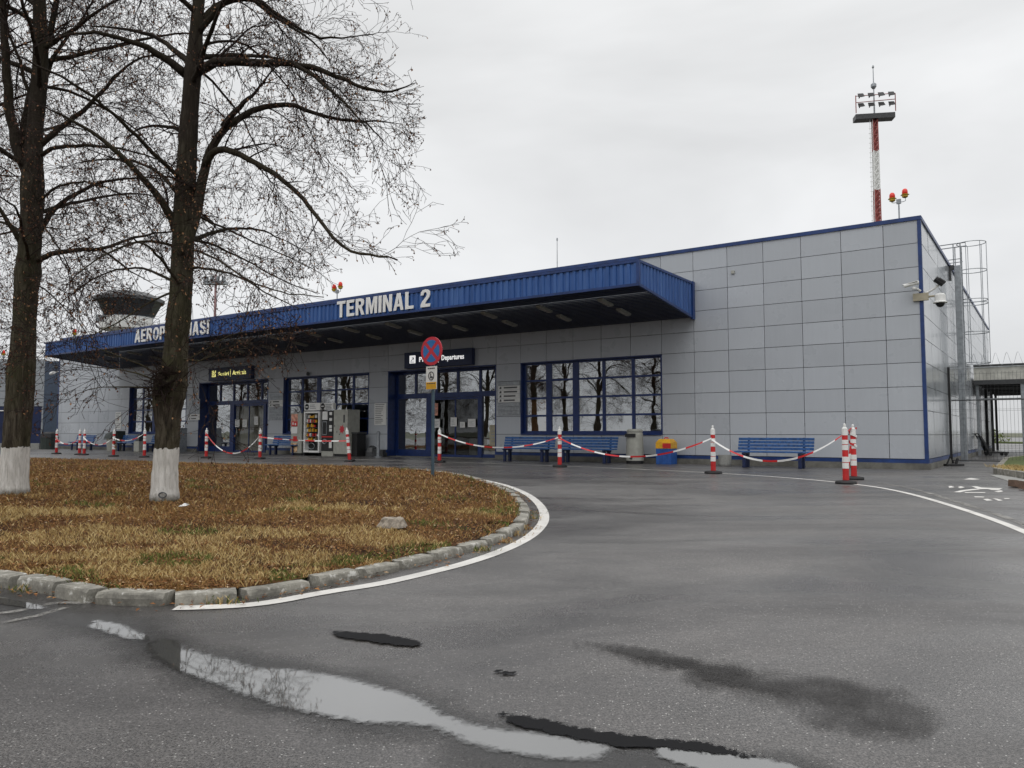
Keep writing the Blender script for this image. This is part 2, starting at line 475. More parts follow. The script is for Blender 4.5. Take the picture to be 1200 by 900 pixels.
# ------------------------------------------------------------------ mesh builder
class MB:
    def __init__(s):
        s.v = []; s.f = []; s.mi = []; s.cur = 0; s.edge = None
    def add(s, vs, fs):
        o = len(s.v)
        s.v.extend(tuple(p) for p in vs)
        for f in fs:
            s.f.append(tuple(i + o for i in f)); s.mi.append(s.cur)
    def box(s, x0, x1, y0, y1, z0, z1, rot=None, c=None):
        vs = [Vector((x, y, z)) for z in (z0, z1) for y in (y0, y1) for x in (x0, x1)]
        if rot is not None:
            c = c or Vector(((x0 + x1) / 2, (y0 + y1) / 2, (z0 + z1) / 2))
            vs = [rot @ (p - c) + c for p in vs]
        s.add(vs, [(0, 2, 3, 1), (4, 5, 7, 6), (0, 1, 5, 4), (2, 6, 7, 3), (0, 4, 6, 2), (1, 3, 7, 5)])
        return s
    def quad(s, a, b, c, d):
        s.add([a, b, c, d], [(0, 1, 2, 3)]); return s
    def prism(s, poly, z0, z1):
        n = len(poly)
        vs = [(p[0], p[1], z0) for p in poly] + [(p[0], p[1], z1) for p in poly]
        s.add(vs, [tuple(range(n - 1, -1, -1)), tuple(range(n, 2 * n))] + [(i, (i + 1) % n, n + (i + 1) % n, n + i) for i in range(n)])
        return s
    def prism_xz(s, poly, y0, y1):
        n = len(poly)
        vs = [(p[0], y0, p[1]) for p in poly] + [(p[0], y1, p[1]) for p in poly]
        s.add(vs, [tuple(range(n)), tuple(range(2 * n - 1, n - 1, -1))] + [(i + n, (i + 1) % n + n, (i + 1) % n, i) for i in range(n)])
        return s
    def tube(s, pts, rad, n=6, cap=True):
        pts = [Vector(p) for p in pts]
        if isinstance(rad, (int, float)):
            rad = [rad] * len(pts)
        m = len(pts)
        t = (pts[1] - pts[0]).normalized()
        a = t.orthogonal().normalized(); o = len(s.v)
        for i, p in enumerate(pts):
            if i == 0: t = pts[1] - pts[0]
            elif i == m - 1: t = pts[-1] - pts[-2]
            else: t = pts[i + 1] - pts[i - 1]
            if t.length < 1e-9: t = Vector((0, 0, 1))
            t.normalize()
            a = a - t * a.dot(t)
            if a.length < 1e-6: a = t.orthogonal()
            a.normalize(); b = t.cross(a)
            for k in range(n):
                q = 2 * pi * k / n
                s.v.append(tuple(p + (a * cos(q) + b * sin(q)) * rad[i]))
        for i in range(m - 1):
            for k in range(n):
                k2 = (k + 1) % n
                s.f.append((o + i * n + k, o + i * n + k2, o + (i + 1) * n + k2, o + (i + 1) * n + k)); s.mi.append(s.cur)
        if cap:
            s.f.append(tuple(o + k for k in range(n - 1, -1, -1))); s.mi.append(s.cur)
            s.f.append(tuple(o + (m - 1) * n + k for k in range(n))); s.mi.append(s.cur)
        return s
    def lathe(s, prof, n=20, c=(0, 0, 0), sq=None):
        o = len(s.v); m = len(prof)
        for r, z in prof:
            for k in range(n):
                q = 2 * pi * (k + .5) / n
                x, y = cos(q), sin(q)
                if sq:
                    x = math.copysign(abs(x) ** sq, x); y = math.copysign(abs(y) ** sq, y)
                s.v.append((c[0] + r * x, c[1] + r * y, c[2] + z))
        for i in range(m - 1):
            for k in range(n):
                k2 = (k + 1) % n
                s.f.append((o + i * n + k, o + i * n + k2, o + (i + 1) * n + k2, o + (i + 1) * n + k)); s.mi.append(s.cur)
        s.f.append(tuple(o + k for k in range(n - 1, -1, -1))); s.mi.append(s.cur)
        s.f.append(tuple(o + (m - 1) * n + k for k in range(n))); s.mi.append(s.cur)
        return s
    def build(s, name, mats, parent=None, loc=None, rz=0.0, smooth=False, bevel=0.0):
        me = bpy.data.meshes.new(name)
        me.from_pydata(s.v, [], s.f)
        if not isinstance(mats, (list, tuple)): mats = [mats]
        for m in mats: me.materials.append(m)
        if len(mats) > 1: me.polygons.foreach_set('material_index', s.mi)
        if smooth: me.polygons.foreach_set('use_smooth', [True] * len(s.f))
        if s.edge is not None:
            at_ = me.attributes.new('edge', 'FLOAT', 'POINT'); at_.data.foreach_set('value', s.edge)
        me.update()
        o = bpy.data.objects.new(name, me); COL.objects.link(o)
        if parent is not None: o.parent = parent
        if loc is not None: o.location = loc
        o.rotation_euler = (0, 0, rz)
        if bevel:
            b = o.modifiers.new('bevel', 'BEVEL'); b.width = bevel; b.segments = 2; b.limit_method = 'ANGLE'
        return o
def tag(o, label, cat, group=None):
    o['label'] = label; o['category'] = cat
    if group: o['group'] = group
    return o
def thing(name, label, cat, loc=(0, 0, 0), rz=0.0, group=None):
    o = bpy.data.objects.new(name, None); COL.objects.link(o)
    o.location = loc; o.rotation_euler = (0, 0, rz); o.empty_display_size = 0.2
    return tag(o, label, cat, group)
def struct(o, kind='structure'):
    o['kind'] = kind; return o
def kids(o):
    return [c for c in o.children]
def dup(root, loc, rz, label, group=None, scale=None):
    tree = [(c, kids(c)) for c in kids(root)]
    r = root.copy(); COL.objects.link(r); r.location = loc; r.rotation_euler = (0, 0, rz); r['label'] = label
    if group: r['group'] = group
    if scale: r.scale = scale
    for c, gs in tree:
        cc = c.copy(); COL.objects.link(cc); cc.parent = r
        for g in gs:
            gg = g.copy(); COL.objects.link(gg); gg.parent = cc
    return r
def text_data(body, size, ext=0.01, offset=0.0, spacing=1.0):
    cu = bpy.data.curves.new('lettering', 'FONT')
    cu.body = body; cu.size = size; cu.extrude = ext; cu.offset = offset; cu.space_character = spacing
    cu.resolution_u = 3
    cu.align_x = 'LEFT'
    ob = bpy.data.objects.new('lettering', cu); COL.objects.link(ob)
    dg = bpy.context.evaluated_depsgraph_get(); dg.update()
    me = bpy.data.meshes.new_from_object(ob.evaluated_get(dg))
    bpy.data.objects.remove(ob); bpy.data.curves.remove(cu)
    return me
def text(name, body, width, height, mat, parent, loc, ext=0.006, offset=0.02, rot=(pi / 2, 0, 0), spacing=1.05):
    """lettering fitted to width x height, lower left corner at loc, facing -y of the parent"""
    me = text_data(body, 1.0, 0.5, offset, spacing)
    xs = [v.co.x for v in me.vertices]; ys = [v.co.y for v in me.vertices]
    x0, x1, y0, y1 = min(xs), max(xs), min(ys), max(ys)
    me.transform(Matrix.Diagonal((width / (x1 - x0), height / (y1 - y0), 2 * ext, 1)) @ Matrix.Translation((-x0, -y0, 0)))
    me.materials.clear(); me.materials.append(mat)
    me.name = name
    o = bpy.data.objects.new(name, me); COL.objects.link(o)
    if parent is not None: o.parent = parent
    o.location = loc; o.rotation_euler = rot
    return o

GL = {'T': [[(0,1),(0,.82),(.22,.82),(.22,0),(.42,0),(.42,.82),(.64,.82),(.64,1)]],
'E': [[(0,0),(0,1),(.56,1),(.56,.82),(.2,.82),(.2,.6),(.52,.6),(.52,.42),(.2,.42),(.2,.18),(.58,.18),(.58,0)]],
'L': [[(0,0),(0,1),(.2,1),(.2,.18),(.56,.18),(.56,0)]], 'I': [[(0,0),(0,1),(.2,1),(.2,0)]],
'N': [[(0,0),(0,1),(.2,1),(.44,.38),(.44,1),(.63,1),(.63,0),(.44,0),(.19,.62),(.19,0)]],
'M': [[(0,0),(0,1),(.25,1),(.40,.38),(.55,1),(.80,1),(.80,0),(.61,0),(.61,.68),(.46,0),(.34,0),(.19,.68),(.19,0)]],
'A': [[(0,0),(.24,1),(.46,1),(.70,0),(.50,0),(.45,.22),(.25,.22),(.2,0)],[(.29,.38),(.41,.38),(.35,.70)]],
'R': [[(0,0),(0,1),(.4,1),(.54,.95),(.61,.84),(.61,.66),(.54,.54),(.44,.49),(.66,0),(.44,0),(.26,.43),(.2,.43),(.2,0)],[(.2,.6),(.2,.83),(.36,.83),(.41,.77),(.41,.66),(.36,.6)]],
'P': [[(0,0),(0,1),(.4,1),(.54,.95),(.61,.84),(.61,.6),(.54,.46),(.4,.4),(.2,.4),(.2,0)],[(.2,.57),(.2,.83),(.36,.83),(.41,.77),(.41,.64),(.36,.57)]],
'O': [[(.35+.35*cos(2*pi*k/20),.5+.5*sin(2*pi*k/20)) for k in range(20)],[(.35+.15*cos(2*pi*k/16),.5+.33*sin(2*pi*k/16)) for k in range(16)]],
'S': [[(.0,.3),(.2,.3),(.22,.2),(.3,.16),(.38,.16),(.44,.22),(.44,.3),(.38,.38),(.15,.48),(.04,.58),(.01,.72),(.04,.88),(.16,.98),(.32,1.0),(.5,.97),(.61,.87),(.63,.7),(.43,.7),(.41,.8),(.32,.85),(.24,.83),(.2,.77),(.21,.68),(.28,.62),(.5,.53),(.61,.43),(.64,.28),(.6,.12),(.48,.02),(.3,0),(.13,.03),(.03,.13)]],
'2': [[(0,0),(0,.14),(.1,.32),(.36,.58),(.42,.7),(.38,.81),(.3,.85),(.22,.81),(.19,.68),(0,.68),(.03,.86),(.13,.97),(.3,1.0),(.48,.97),(.6,.86),(.62,.7),(.57,.55),(.4,.36),(.28,.18),(.62,.18),(.62,0)]]}
def block_letters(body, width, height, mat, parent, z):
    xs = 0; place = []
    for ch in body:
        if ch == ' ': xs += .36; continue
        place.append((ch, xs)); xs += max(p[0] for p in GL[ch][0]) + .11
    k = width / (xs - .11)
    for i, (ch, x) in enumerate(place):
        cu = bpy.data.curves.new('letter', 'CURVE'); cu.dimensions = '2D'; cu.fill_mode = 'BOTH'; cu.extrude = .012
        for lp in GL[ch]:
            sp_ = cu.splines.new('POLY'); sp_.points.add(len(lp) - 1)
            for q, (a, b) in enumerate(lp): sp_.points[q].co = (a * k, b * height, 0, 1)
            sp_.use_cyclic_u = True
        ob = bpy.data.objects.new('letter', cu); COL.objects.link(ob)
        dg = bpy.context.evaluated_depsgraph_get(); dg.update()
        me = bpy.data.meshes.new_from_object(ob.evaluated_get(dg)); bpy.data.objects.remove(ob)
        me.materials.clear(); me.materials.append(mat); me.name = 'letter'
        o = bpy.data.objects.new('letter', me); COL.objects.link(o); o.parent = parent
        o.location = (x * k, -.02, z); o.rotation_euler = (pi / 2, 0, 0)

# ------------------------------------------------------------------ ground
gb = MB(); S = 1500
gb.quad((-S, -S, -0.012), (S, -S, -0.012), (S, S, -0.012), (-S, S, -0.012))
M['field'] = plain('distant_field', (0.11, 0.115, 0.075), 0.95, var=0.3, scale=0.02)
struct(gb.build('ground', M['field']))
rb = MB()
rb.prism([(-90, -40), (90, -40), (120, 60), (150, 160), (-120, 160)], -0.008, 0.0)
struct(rb.build('road', M['asphalt']))

def resample(pts, step, closed=False):
    pts = [Vector((p[0], p[1], 0)) for p in pts]
    if closed: pts = pts + [pts[0]]
    out_ = [pts[0].copy()]; carry = 0
    for a, b in zip(pts, pts[1:]):
        L = (b - a).length
        if L < 1e-9: continue
        d = step - carry
        while d <= L:
            out_.append(a.lerp(b, d / L)); d += step
        carry = L - (d - step)
    return out_
def smooth_path(pts, it=2):
    pts = [Vector((p[0], p[1], 0)) for p in pts]
    for _ in range(it):
        q = [pts[0]]
        for a, b in zip(pts, pts[1:]):
            q += [a.lerp(b, 0.25), a.lerp(b, 0.75)]
        pts = q + [pts[-1]]
    return pts
def ribbon(mb, pts, wd, z, wf=None):
    n = len(pts); L = []; Rr = []
    for i, p in enumerate(pts):
        t = (pts[min(i + 1, n - 1)] - pts[max(i - 1, 0)]); t.z = 0; t.normalize()
        nn = Vector((-t.y, t.x, 0)); ww = wd if wf is None else wd * wf(i / n)
        L.append(p + nn * ww / 2 + Vector((0, 0, z))); Rr.append(p - nn * ww / 2 + Vector((0, 0, z)))
    mb.add(L + Rr, [(n + i, n + i + 1, i + 1, i) for i in range(n - 1)])

kerb_px = [(-420, 640), (-120, 668), (0, 688), (60, 698), (115, 711), (200, 712), (309, 702), (379, 688), (439, 676.5), (487, 665), (525, 655), (563, 644), (587, 636), (610, 625), (622, 611), (618, 594), (600, 579), (575, 568), (540, 558.5), (500, 553.5), (455, 550.3), (395, 549), (300, 547.5), (230, 545), (120, 541.2), (0, 538.2), (-200, 533.5), (-420, 529.5)]
kerb_path = smooth_path([G(*p) for p in kerb_px], 2)
kp = resample(kerb_path, 0.05)
# inward normal side
def offset_path(pts, d):
    n = len(pts); o = []
    for i, p in enumerate(pts):
        t = pts[min(i + 2, n - 1)] - pts[max(i - 2, 0)]; t.normalize()
        o.append(p + Vector((-t.y, t.x, 0)) * d)
    return o
stones = MB()
i = 0
SL = 9
while i + SL < len(kp):
    ln = SL + random.choice((-1, 0, 0, 1)) if kp[i].length < 14 else 20
    seg = kp[i:i + ln]
    if len(seg) < 3: break
    hz = 0.072 + U(-.008, .008); w_ = 0.14; jx = U(-.012, .012); dz = U(-.012, .01); lean = U(-.01, .015)
    A, B = seg[0], seg[-1]
    t = (B - A).normalized(); nn = Vector((-t.y, t.x, 0))
    g_ = 0.005 + R() * 0.010
    sub = 5
    rings = []
    for q in range(sub + 1):
        f = q / sub
        c = A.lerp(B, f) + t * (g_ * (1 - 2 * f))
        # follow the curve
        mid = seg[min(int(f * (len(seg) - 1)), len(seg) - 1)]
        c = c * 0.45 + (mid + t * (g_ * (1 - 2 * f))) * 0.55
        j = lambda a=0.0015: U(-a, a)
        ch = 0.010 if 0 < q < sub else 0.014 + R() * 0.008
        top = hz - (0.0 if 0 < q < sub else R() * 0.006)
        prof = [(-0.0 + lean, -0.05), (0.0 + j(), top * .5), (0.004 + j(), top - ch), (ch + j(), top + j()), (w_ - ch, top + j()), (w_, top - ch), (w_, -0.05)]
        rings.append([c + nn * (jx + a) + Vector((0, 0, z + dz)) for a, z in prof])
    o = len(stones.v); m_ = len(rings[0])
    vs = [p for r_ in rings for p in r_]
    fs = [(q * m_ + k, q * m_ + k + 1, (q + 1) * m_ + k + 1, (q + 1) * m_ + k) for q in range(sub) for k in range(m_ - 1)]
    fs = [tuple(reversed(f)) for f in fs] + [tuple(range(m_)), tuple(reversed(range(sub * m_, (sub + 1) * m_)))]
    stones.add(vs, fs)
    i += ln
struct(stones.build('kerb', M['concrete']))

# lawn: grid inside the kerb outline
inner = offset_path(kp, 0.11)
inner = [inner[k] for k in range(0, len(inner), 4)]
poly = [(p.x, p.y) for p in inner]
def inside(x, y, pl=poly):
    c = False; n = len(pl); j = n - 1
    for i in range(n):
        xi, yi = pl[i]; xj, yj = pl[j]
        if (yi > y) != (yj > y) and x < (xj - xi) * (y - yi) / (yj - yi) + xi: c = not c
        j = i
    return c
def vnoise(x, y):
    return (sin(x * 1.7 + 1.3 * sin(y * 1.1)) + sin(y * 2.3 + 1.7 * sin(x * .9)) + .5 * sin(x * 4.1 + y * 3.3)) / 2.5
import bisect
edge_s = [Vector((p[0], p[1], 0)) for p in poly[::3]]
def edge_d(x, y):
    return sqrt(min((q.x - x) ** 2 + (q.y - y) ** 2 for q in edge_s))
def lawn_z(x, y, d=None):
    if d is None: d = edge_d(x, y)
    k = min(1, d / 2.0)
    return 0.055 + 0.10 * k + 0.012 * vnoise(x * 1.5, y * 1.5) * min(1, d / .3)
lawn = MB()
gx0, gx1, gy0, gy1 = -24.0, 0.9, 3.8, 36.0
def grid_lawn(x0, x1, y0, y1, stp):
    nx = int((x1 - x0) / stp); ny = int((y1 - y0) / stp); idx = {}
    vs = []; fs = []
    def vid(a, b):
        if (a, b) not in idx:
            x = x0 + a * stp; y = y0 + b * stp
            idx[(a, b)] = len(vs); vs.append((x, y, lawn_z(x, y) - (0 if inside(x, y) else 0.06)))
        return idx[(a, b)]
    for a in range(nx):
        for b in range(ny):
            ins = [inside(x0 + (a + p) * stp, y0 + (b + q) * stp) for p, q in ((0, 0), (1, 0), (1, 1), (0, 1))]
            if all(ins) or (any(ins) and stp < .2):
                fs.append((vid(a, b), vid(a + 1, b), vid(a + 1, b + 1), vid(a, b + 1)))
    return vs, fs
# base: one flat n-gon just under kerb top plus a relief grid
vs_ = [(p[0], p[1], 0.058) for p in poly]
lawn.add(vs_, [tuple(range(len(poly)))])
vs_, fs_ = grid_lawn(gx0, gx1, gy0, gy1, 0.25)
lawn.add(vs_, fs_)
struct(lawn.build('lawn', M['lawn'], smooth=True))

# leaf litter and grass (uncountable)
STRAW = [(G(60, 668), 1.3, .22), (G(160, 682), .9, .2), (G(260, 688), .7, .15), (G(130, 645), 1.2, .42), (G(290, 645), .8, .35), (G(420, 640), .6, .35), (G(215, 665), 1.2, .25), (G(30, 620), .9, .5), (G(370, 612), .55, .45), (G(560, 610), .35, .4), (G(330, 668), 1.0, .25), (G(480, 650), .5, .2)]
def patch(x, y):
    g = max(math.exp(-((x - c.x) / a) ** 2 - ((y - c.y) / b) ** 2) for c, a, b in STRAW)
    return .75 - 1.5 * g + .5 * vnoise(x * 2.9 + 3, y * 1.7 - 1) + .38 * vnoise(x * 6.1, y * 4.3)
LIT = MB(); DRY = MB(); GRN = MB(); BRN = MB()
def dens_point():
    # nearer ground gets more points
    while True:
        y = 4.6 * (30 / 4.6) ** (R() ** 1.05)
        x = U(-0.75, 0.03) * y + U(-.2, .9)
        if inside(x, y): return x, y
def leafq(mb, x, y, z, s, flat=0.35):
    a = U(0, 2 * pi); n = Vector((U(-flat, flat), U(-flat, flat), 1)).normalized()
    u_ = Vector((cos(a), sin(a), 0)); u_ = (u_ - n * u_.dot(n)).normalized(); v_ = n.cross(u_)
    c = Vector((x, y, z)); l = s; wd = s * U(.45, .8)
    mb.add([c - u_ * l, c - v_ * wd * .8 + n * s * .25, c + u_ * l, c + v_ * wd * .8 + n * s * .2], [(0, 1, 2), (0, 2, 3)])
def blade(mb, x, y, z, h, wd):
    a = U(0, 2 * pi); b = U(0, 2 * pi); le = h * U(.2, 1.1)
    d = Vector((cos(a), sin(a), 0)) * wd; t = Vector((cos(b) * le, sin(b) * le, h))
    c = Vector((x, y, z))
    mb.add([c - d, c + d, c + t * .55 + d * .7 + Vector((0, 0, h * .15)), c + t], [(0, 1, 2), (0, 2, 3)])
cnt = 0
for k in range(85000):
    x, y = dens_point(); d = edge_d(x, y) if (k % 1 == 0) else 1
    z = lawn_z(x, y, d)
    p = patch(x, y)
    sc = min(2.2, max(1.0, y / 6.5))
    if R() < (0.62 if p > .15 else 0.22):
        leafq(LIT, x, y, z + U(0.004, 0.02), U(.007, .017) * sc)
    else:
        if p > .15 and R() < .15: continue
        gpatch = vnoise(x * 1.6 + 9, y * 2.0 + 4) > .62 or (d < .35 and vnoise(x * 2.5, y * 2.5) > .1)
        mb_ = GRN if (gpatch and R() < .75) else (DRY if p <= .15 or R() < .12 else BRN)
        for _ in range(2):
            blade(mb_, x + U(-.02, .02), y + U(-.02, .02), z - .004, U(.018, .05) * min(sc, 1.6), 0.0028 * sc)
struct(LIT.build('leaf_litter', M['litter']), 'stuff')
M['brown'] = island_mat('brown_grass_blades', [(0.0, (0.10, 0.048, 0.018)), (0.5, (0.25, 0.135, 0.045)), (1.0, (0.42, 0.26, 0.10))], 0.85)
# a few weeds in the joints of the kerb and fallen leaves in the gutter
for k in range(0, len(kp), 10):
    p = kp[k]
    if p.length > 16: continue
    if R() < .55:
        c = offset_path(kp[max(0, k - 3):k + 4], -0.02)[min(3, k)]
        g0 = R()
        for _ in range(int(U(25, 130))):
            blade(DRY if R() < .4 else (GRN if g0 < .35 else BRN), c.x + random.gauss(0, .07), c.y + random.gauss(0, .022), 0.0, U(.015, .06), .003)
struct(GRN.build('green_grass', M['green']), 'stuff')
struct(BRN.build('brown_grass', M['brown']), 'stuff')
struct(DRY.build('dry_grass', M['dry']), 'stuff')
GUT = MB()
for k in range(1700):
    i = random.randrange(40, int(len(kp) * .55)); p = kp[i]
    if vnoise(p.x * 2, p.y * 2) < -.1 and R() < .8: continue
    q = offset_path(kp[i - 3:i + 4], -abs(random.gauss(0, .07)))[3]
    leafq(GUT, q.x, q.y, U(.006, .03), U(.010, .02))
struct(GUT.build('gutter_leaves', M['litter']), 'stuff')

# road markings
ml = MB()
wl = smooth_path([G(*p) for p in [(205, 713), (250, 712), (309, 708.5), (379, 694.5), (439, 686), (490, 674.6), (553, 659), (601, 641), (628, 625), (640, 608), (634, 592), (618, 579), (597, 570), (575, 564.2), (540, 558), (500, 553), (455, 549.5), (395, 548), (300, 546.2), (230, 544), (120, 540.3), (0, 537.4)]], 2)
wl = offset_path(resample(wl, .08), -0.0)
ribbon(ml, wl, 0.115, 0.004, lambda f: 1.0 if f < .55 else .55)
struct(ml.build('road_line', M['line']))
ml = MB()
arc = smooth_path([G(*p) for p in [(-60, 524.5), (60, 527.3), (240, 533.5), (330, 536.3), (430, 539), (520, 541.3), (640, 545.5), (780, 551.3), (870, 556.2), (950, 562), (1020, 569.5), (1060, 577), (1100, 588), (1150, 604), (1199, 622), (1290, 664), (1400, 728), (1540, 850), (1700, 1150)]], 2)
ribbon(ml, resample(arc, .1), 0.085, 0.004, lambda f: .75 + .55 * f)
struct(ml.build('drop_off_line', M['line']))
ml = MB()
a2_ = smooth_path([G(*p) for p in [(800, 550.5), (880, 555.2), (960, 560), (1020, 563.5), (1050, 569.5), (1086, 577), (1110, 586), (1150, 603), (1199, 618)]], 2)
a2_ = [G(*p) for p in [(1030, 566), (1060, 571), (1086, 577), (1120, 588), (1160, 600), (1210, 618)]]
ribbon(ml, resample(smooth_path(a2_, 2), .1), 0.10, 0.004)
struct(ml.build('old_road_line', M['line_worn']))
ml = MB()
def pxpoly(mb, pts, z=0.004):
    P = [G(*p) for p in pts]
    mb.add([(p.x, p.y, z) for p in P], [tuple(range(len(P)))])
zz = lambda x, y: (1050 + x / 8, 540 + y / 8)
for pl in ([(625, 176), (700, 162), (790, 174), (730, 180)], [(492, 242), (515, 236), (550, 250), (500, 256)], [(580, 246), (610, 240), (645, 252), (600, 260)],
           [(705, 240), (760, 240), (800, 252), (900, 256), (1000, 258), (960, 280), (900, 276), (860, 266), (770, 268)], [(535, 296), (620, 276), (740, 264), (790, 270), (660, 284), (600, 298)],
           [(640, 296), (840, 296), (835, 303), (650, 303)], [(920, 290), (985, 278), (1005, 290), (960, 298)], [(730, 336), (830, 338), (820, 346), (740, 344)],
           [(815, 362), (860, 358), (910, 374), (850, 377)], [(905, 354), (950, 358), (1005, 374), (960, 377)], [(1010, 352), (1070, 352), (1060, 360), (1020, 360)],
           [(1165, 600), (1200, 596), (1260, 610), (1240, 618), (1190, 612)]):
    pxpoly(ml, [zz(*p) for p in pl][::-1])
struct(ml.build('worn_road_marking', M['line']))
ml = MB()
ml.cur = 0
ribbon(ml, resample(smooth_path([G(-40, 722), G(20, 718), G(62, 706), G(100, 708)], 2), .05), .06, 0.0045)
ribbon(ml, resample([G(0, 731), G(45, 722), G(78, 712)], .05), .05, 0.0045)
struct(ml.build('faded_corner_line', M['line_worn']))

# ragged sheets: outline shrunk towards its own spine to get the 'edge' attribute
def sheet(name, px, mat, z, rim=0.09, sub=0.05):
    P = [G(*p) for p in px]
    pts = resample([(p.x, p.y) for p in P], sub, True)[:-1]
    area = sum(a.x * b.y - b.x * a.y for a, b in zip(pts, pts[1:] + pts[:1]))
    if area < 0: pts.reverse()
    n = len(pts)
    outer = []; inn = []
    for i, p in enumerate(pts):
        t = (pts[(i + 1) % n] - pts[i - 1]).normalized(); nn = Vector((t.y, -t.x, 0))
        outer.append(p + nn * rim); inn.append(p - nn * 0.0)
    # dense triangulated grid inside with the distance to the rim as the attribute
    x0 = min(p.x for p in outer); x1 = max(p.x for p in outer); y0 = min(p.y for p in outer); y1 = max(p.y for p in outer)
    stp = 0.03; nx = int((x1 - x0) / stp) + 2; ny = int((y1 - y0) / stp) + 2
    pl = [(p.x, p.y) for p in pts]
    mb = MB(); idx = {}; val = []
    def sd(x, y):
        d = sqrt(min((q[0] - x) ** 2 + (q[1] - y) ** 2 for q in pl))
        return d if inside(x, y, pl) else -d
    sdv = {}
    for a in range(nx + 1):
        for b in range(ny + 1):
            sdv[a, b] = sd(x0 - .02 + a * stp, y0 - .02 + b * stp)
    for a in range(nx):
        for b in range(ny):
            cs = [(a, b), (a + 1, b), (a + 1, b + 1), (a, b + 1)]
            if max(sdv[c] for c in cs) > -rim:
                f = []
                for c in cs:
                    if c not in idx:
                        idx[c] = len(mb.v); mb.v.append((x0 - .02 + c[0] * stp, y0 - .02 + c[1] * stp, z))
                        val.append(min(1, max(0, 0.5 + sdv[c] / (2 * rim))))
                    f.append(idx[c])
                mb.f.append(tuple(f)); mb.mi.append(0)
    mb.edge = val
    return struct(mb.build(name, mat))
sheet('puddle', [(168, 752), (198, 750), (222, 763), (262, 774), (300, 785), (350, 787), (400, 796), (450, 808), (490, 820), (515, 838), (545, 848), (575, 856), (640, 864), (720, 876), (700, 893), (640, 890), (590, 882), (545, 872), (505, 853), (470, 849), (420, 846), (370, 839), (320, 826), (280, 813), (240, 799), (205, 785), (180, 772)], M['water'], 0.006, 0.08)
sheet('puddle', [(770, 873), (820, 879), (870, 887), (930, 899), (960, 915), (860, 915), (800, 900), (765, 886)], M['water'], 0.006, 0.04)
sheet('puddle', [(112, 728), (140, 733), (160, 741), (176, 752), (150, 750), (125, 742), (105, 735)], M['water'], 0.006, 0.06)
sheet('puddle', [(-80, 694), (0, 701), (38, 708), (58, 715), (40, 715), (0, 709), (-80, 700)], M['water'], 0.006, 0.05)
sheet('wet_patch', [(-80, 686), (0, 692), (50, 700), (105, 715), (150, 716), (180, 730), (205, 752), (215, 775), (190, 780), (150, 758), (100, 745), (50, 728), (0, 720), (-80, 712)], M['wet'], 0.004, 0.12)  # wet strip; the dark mirrored kerb and trunks are painted into its colour
sheet('wet_patch', [(190, 748), (260, 762), (350, 776), (460, 800), (540, 830), (700, 868), (940, 892), (960, 915), (560, 915), (500, 868), (400, 855), (300, 832), (210, 800), (170, 770)], M['wet'], 0.0035, 0.10)
sheet('dark_patch', [(380, 739), (440, 744), (494, 753), (494, 760), (455, 757), (400, 748)], M['dark_sharp'], 0.0075, 0.035)  # matt dark sheets with ragged edges, this and the next four
sheet('dark_patch', [(585, 836), (640, 846), (700, 858), (740, 864), (790, 869), (830, 874), (895, 892), (860, 889), (800, 880), (740, 879), (690, 871), (640, 861), (600, 849)], M['dark_sharp'], 0.0078, 0.03)
sheet('dark_patch', [(578, 786), (610, 790), (612, 793), (585, 791)], M['dark_sharp'], 0.0075, 0.02)
sheet('dark_patch', [(690, 755), (760, 767), (820, 780), (870, 792), (865, 798), (820, 789), (770, 777), (710, 762)], M['dark_soft'], 0.0075, 0.06)
sheet('dark_patch', [(800, 780), (880, 797), (960, 808), (1020, 814), (1045, 832), (1030, 848), (990, 842), (950, 825), (880, 806)], M['dark_soft'], 0.0085, 0.15)

# ------------------------------------------------------------------ terminal building
PW, PH, Z0, ROOF, LEN, DEP = 1.125, 0.66, 0.28, 6.88, 48.7, 28.0
JS = [0.0, 0.94] + [0.94 + PW * k for k in range(1, 43)]
JS = [s for s in JS if s < LEN - .1] + [LEN]
def js(k): return 0.94 + PW * k
OPEN = [  # s range, z range, kind
    (js(6), js(11), 0.94, 3.58, 'window'), (js(12), js(17), 0.0, 3.58, 'door'),
    (js(18), js(23), 0.94, 3.58, 'window'), (js(24), js(29), 0.0, 3.58, 'door'), (js(30), js(35), 0.94, 3.58, 'window')]
T = thing('terminal_building', 'long low grey panelled airport terminal with blue roof edge and blue canopy', 'building', OC, RZ)
wall = MB(); gap = 0.0075
back = MB()
back.box(-LEN + .05, -.05, .055, .065, 0.1, ROOF - .03)
def opening_at(s0, s1, z0, z1):
    m_ = (s0 + s1) / 2; q = (z0 + z1) / 2
    return any(a < m_ < b and c < q < d for a, b, c, d, _ in OPEN)
for a, b in zip(JS, JS[1:]):
    for k in range(10):
        z0 = Z0 + PH * k; z1 = z0 + PH
        if opening_at(a, b, z0, z1): continue
        ty = U(-.0025, .0025); tz = U(-.0025, .0025)
        x0, x1 = -b + gap, -a - gap; c0 = z0 + gap; c1 = z1 - gap
        f = [Vector((x0, ty, c0 + 0)), Vector((x1, -ty, c0)), Vector((x1, -ty + tz, c1)), Vector((x0, ty + tz, c1))]
        bk = [p + Vector((0, .05, 0)) for p in f]
        wall.add(f + bk, [(0, 1, 2, 3), (0, 4, 5, 1), (1, 5, 6, 2), (2, 6, 7, 3), (3, 7, 4, 0)])
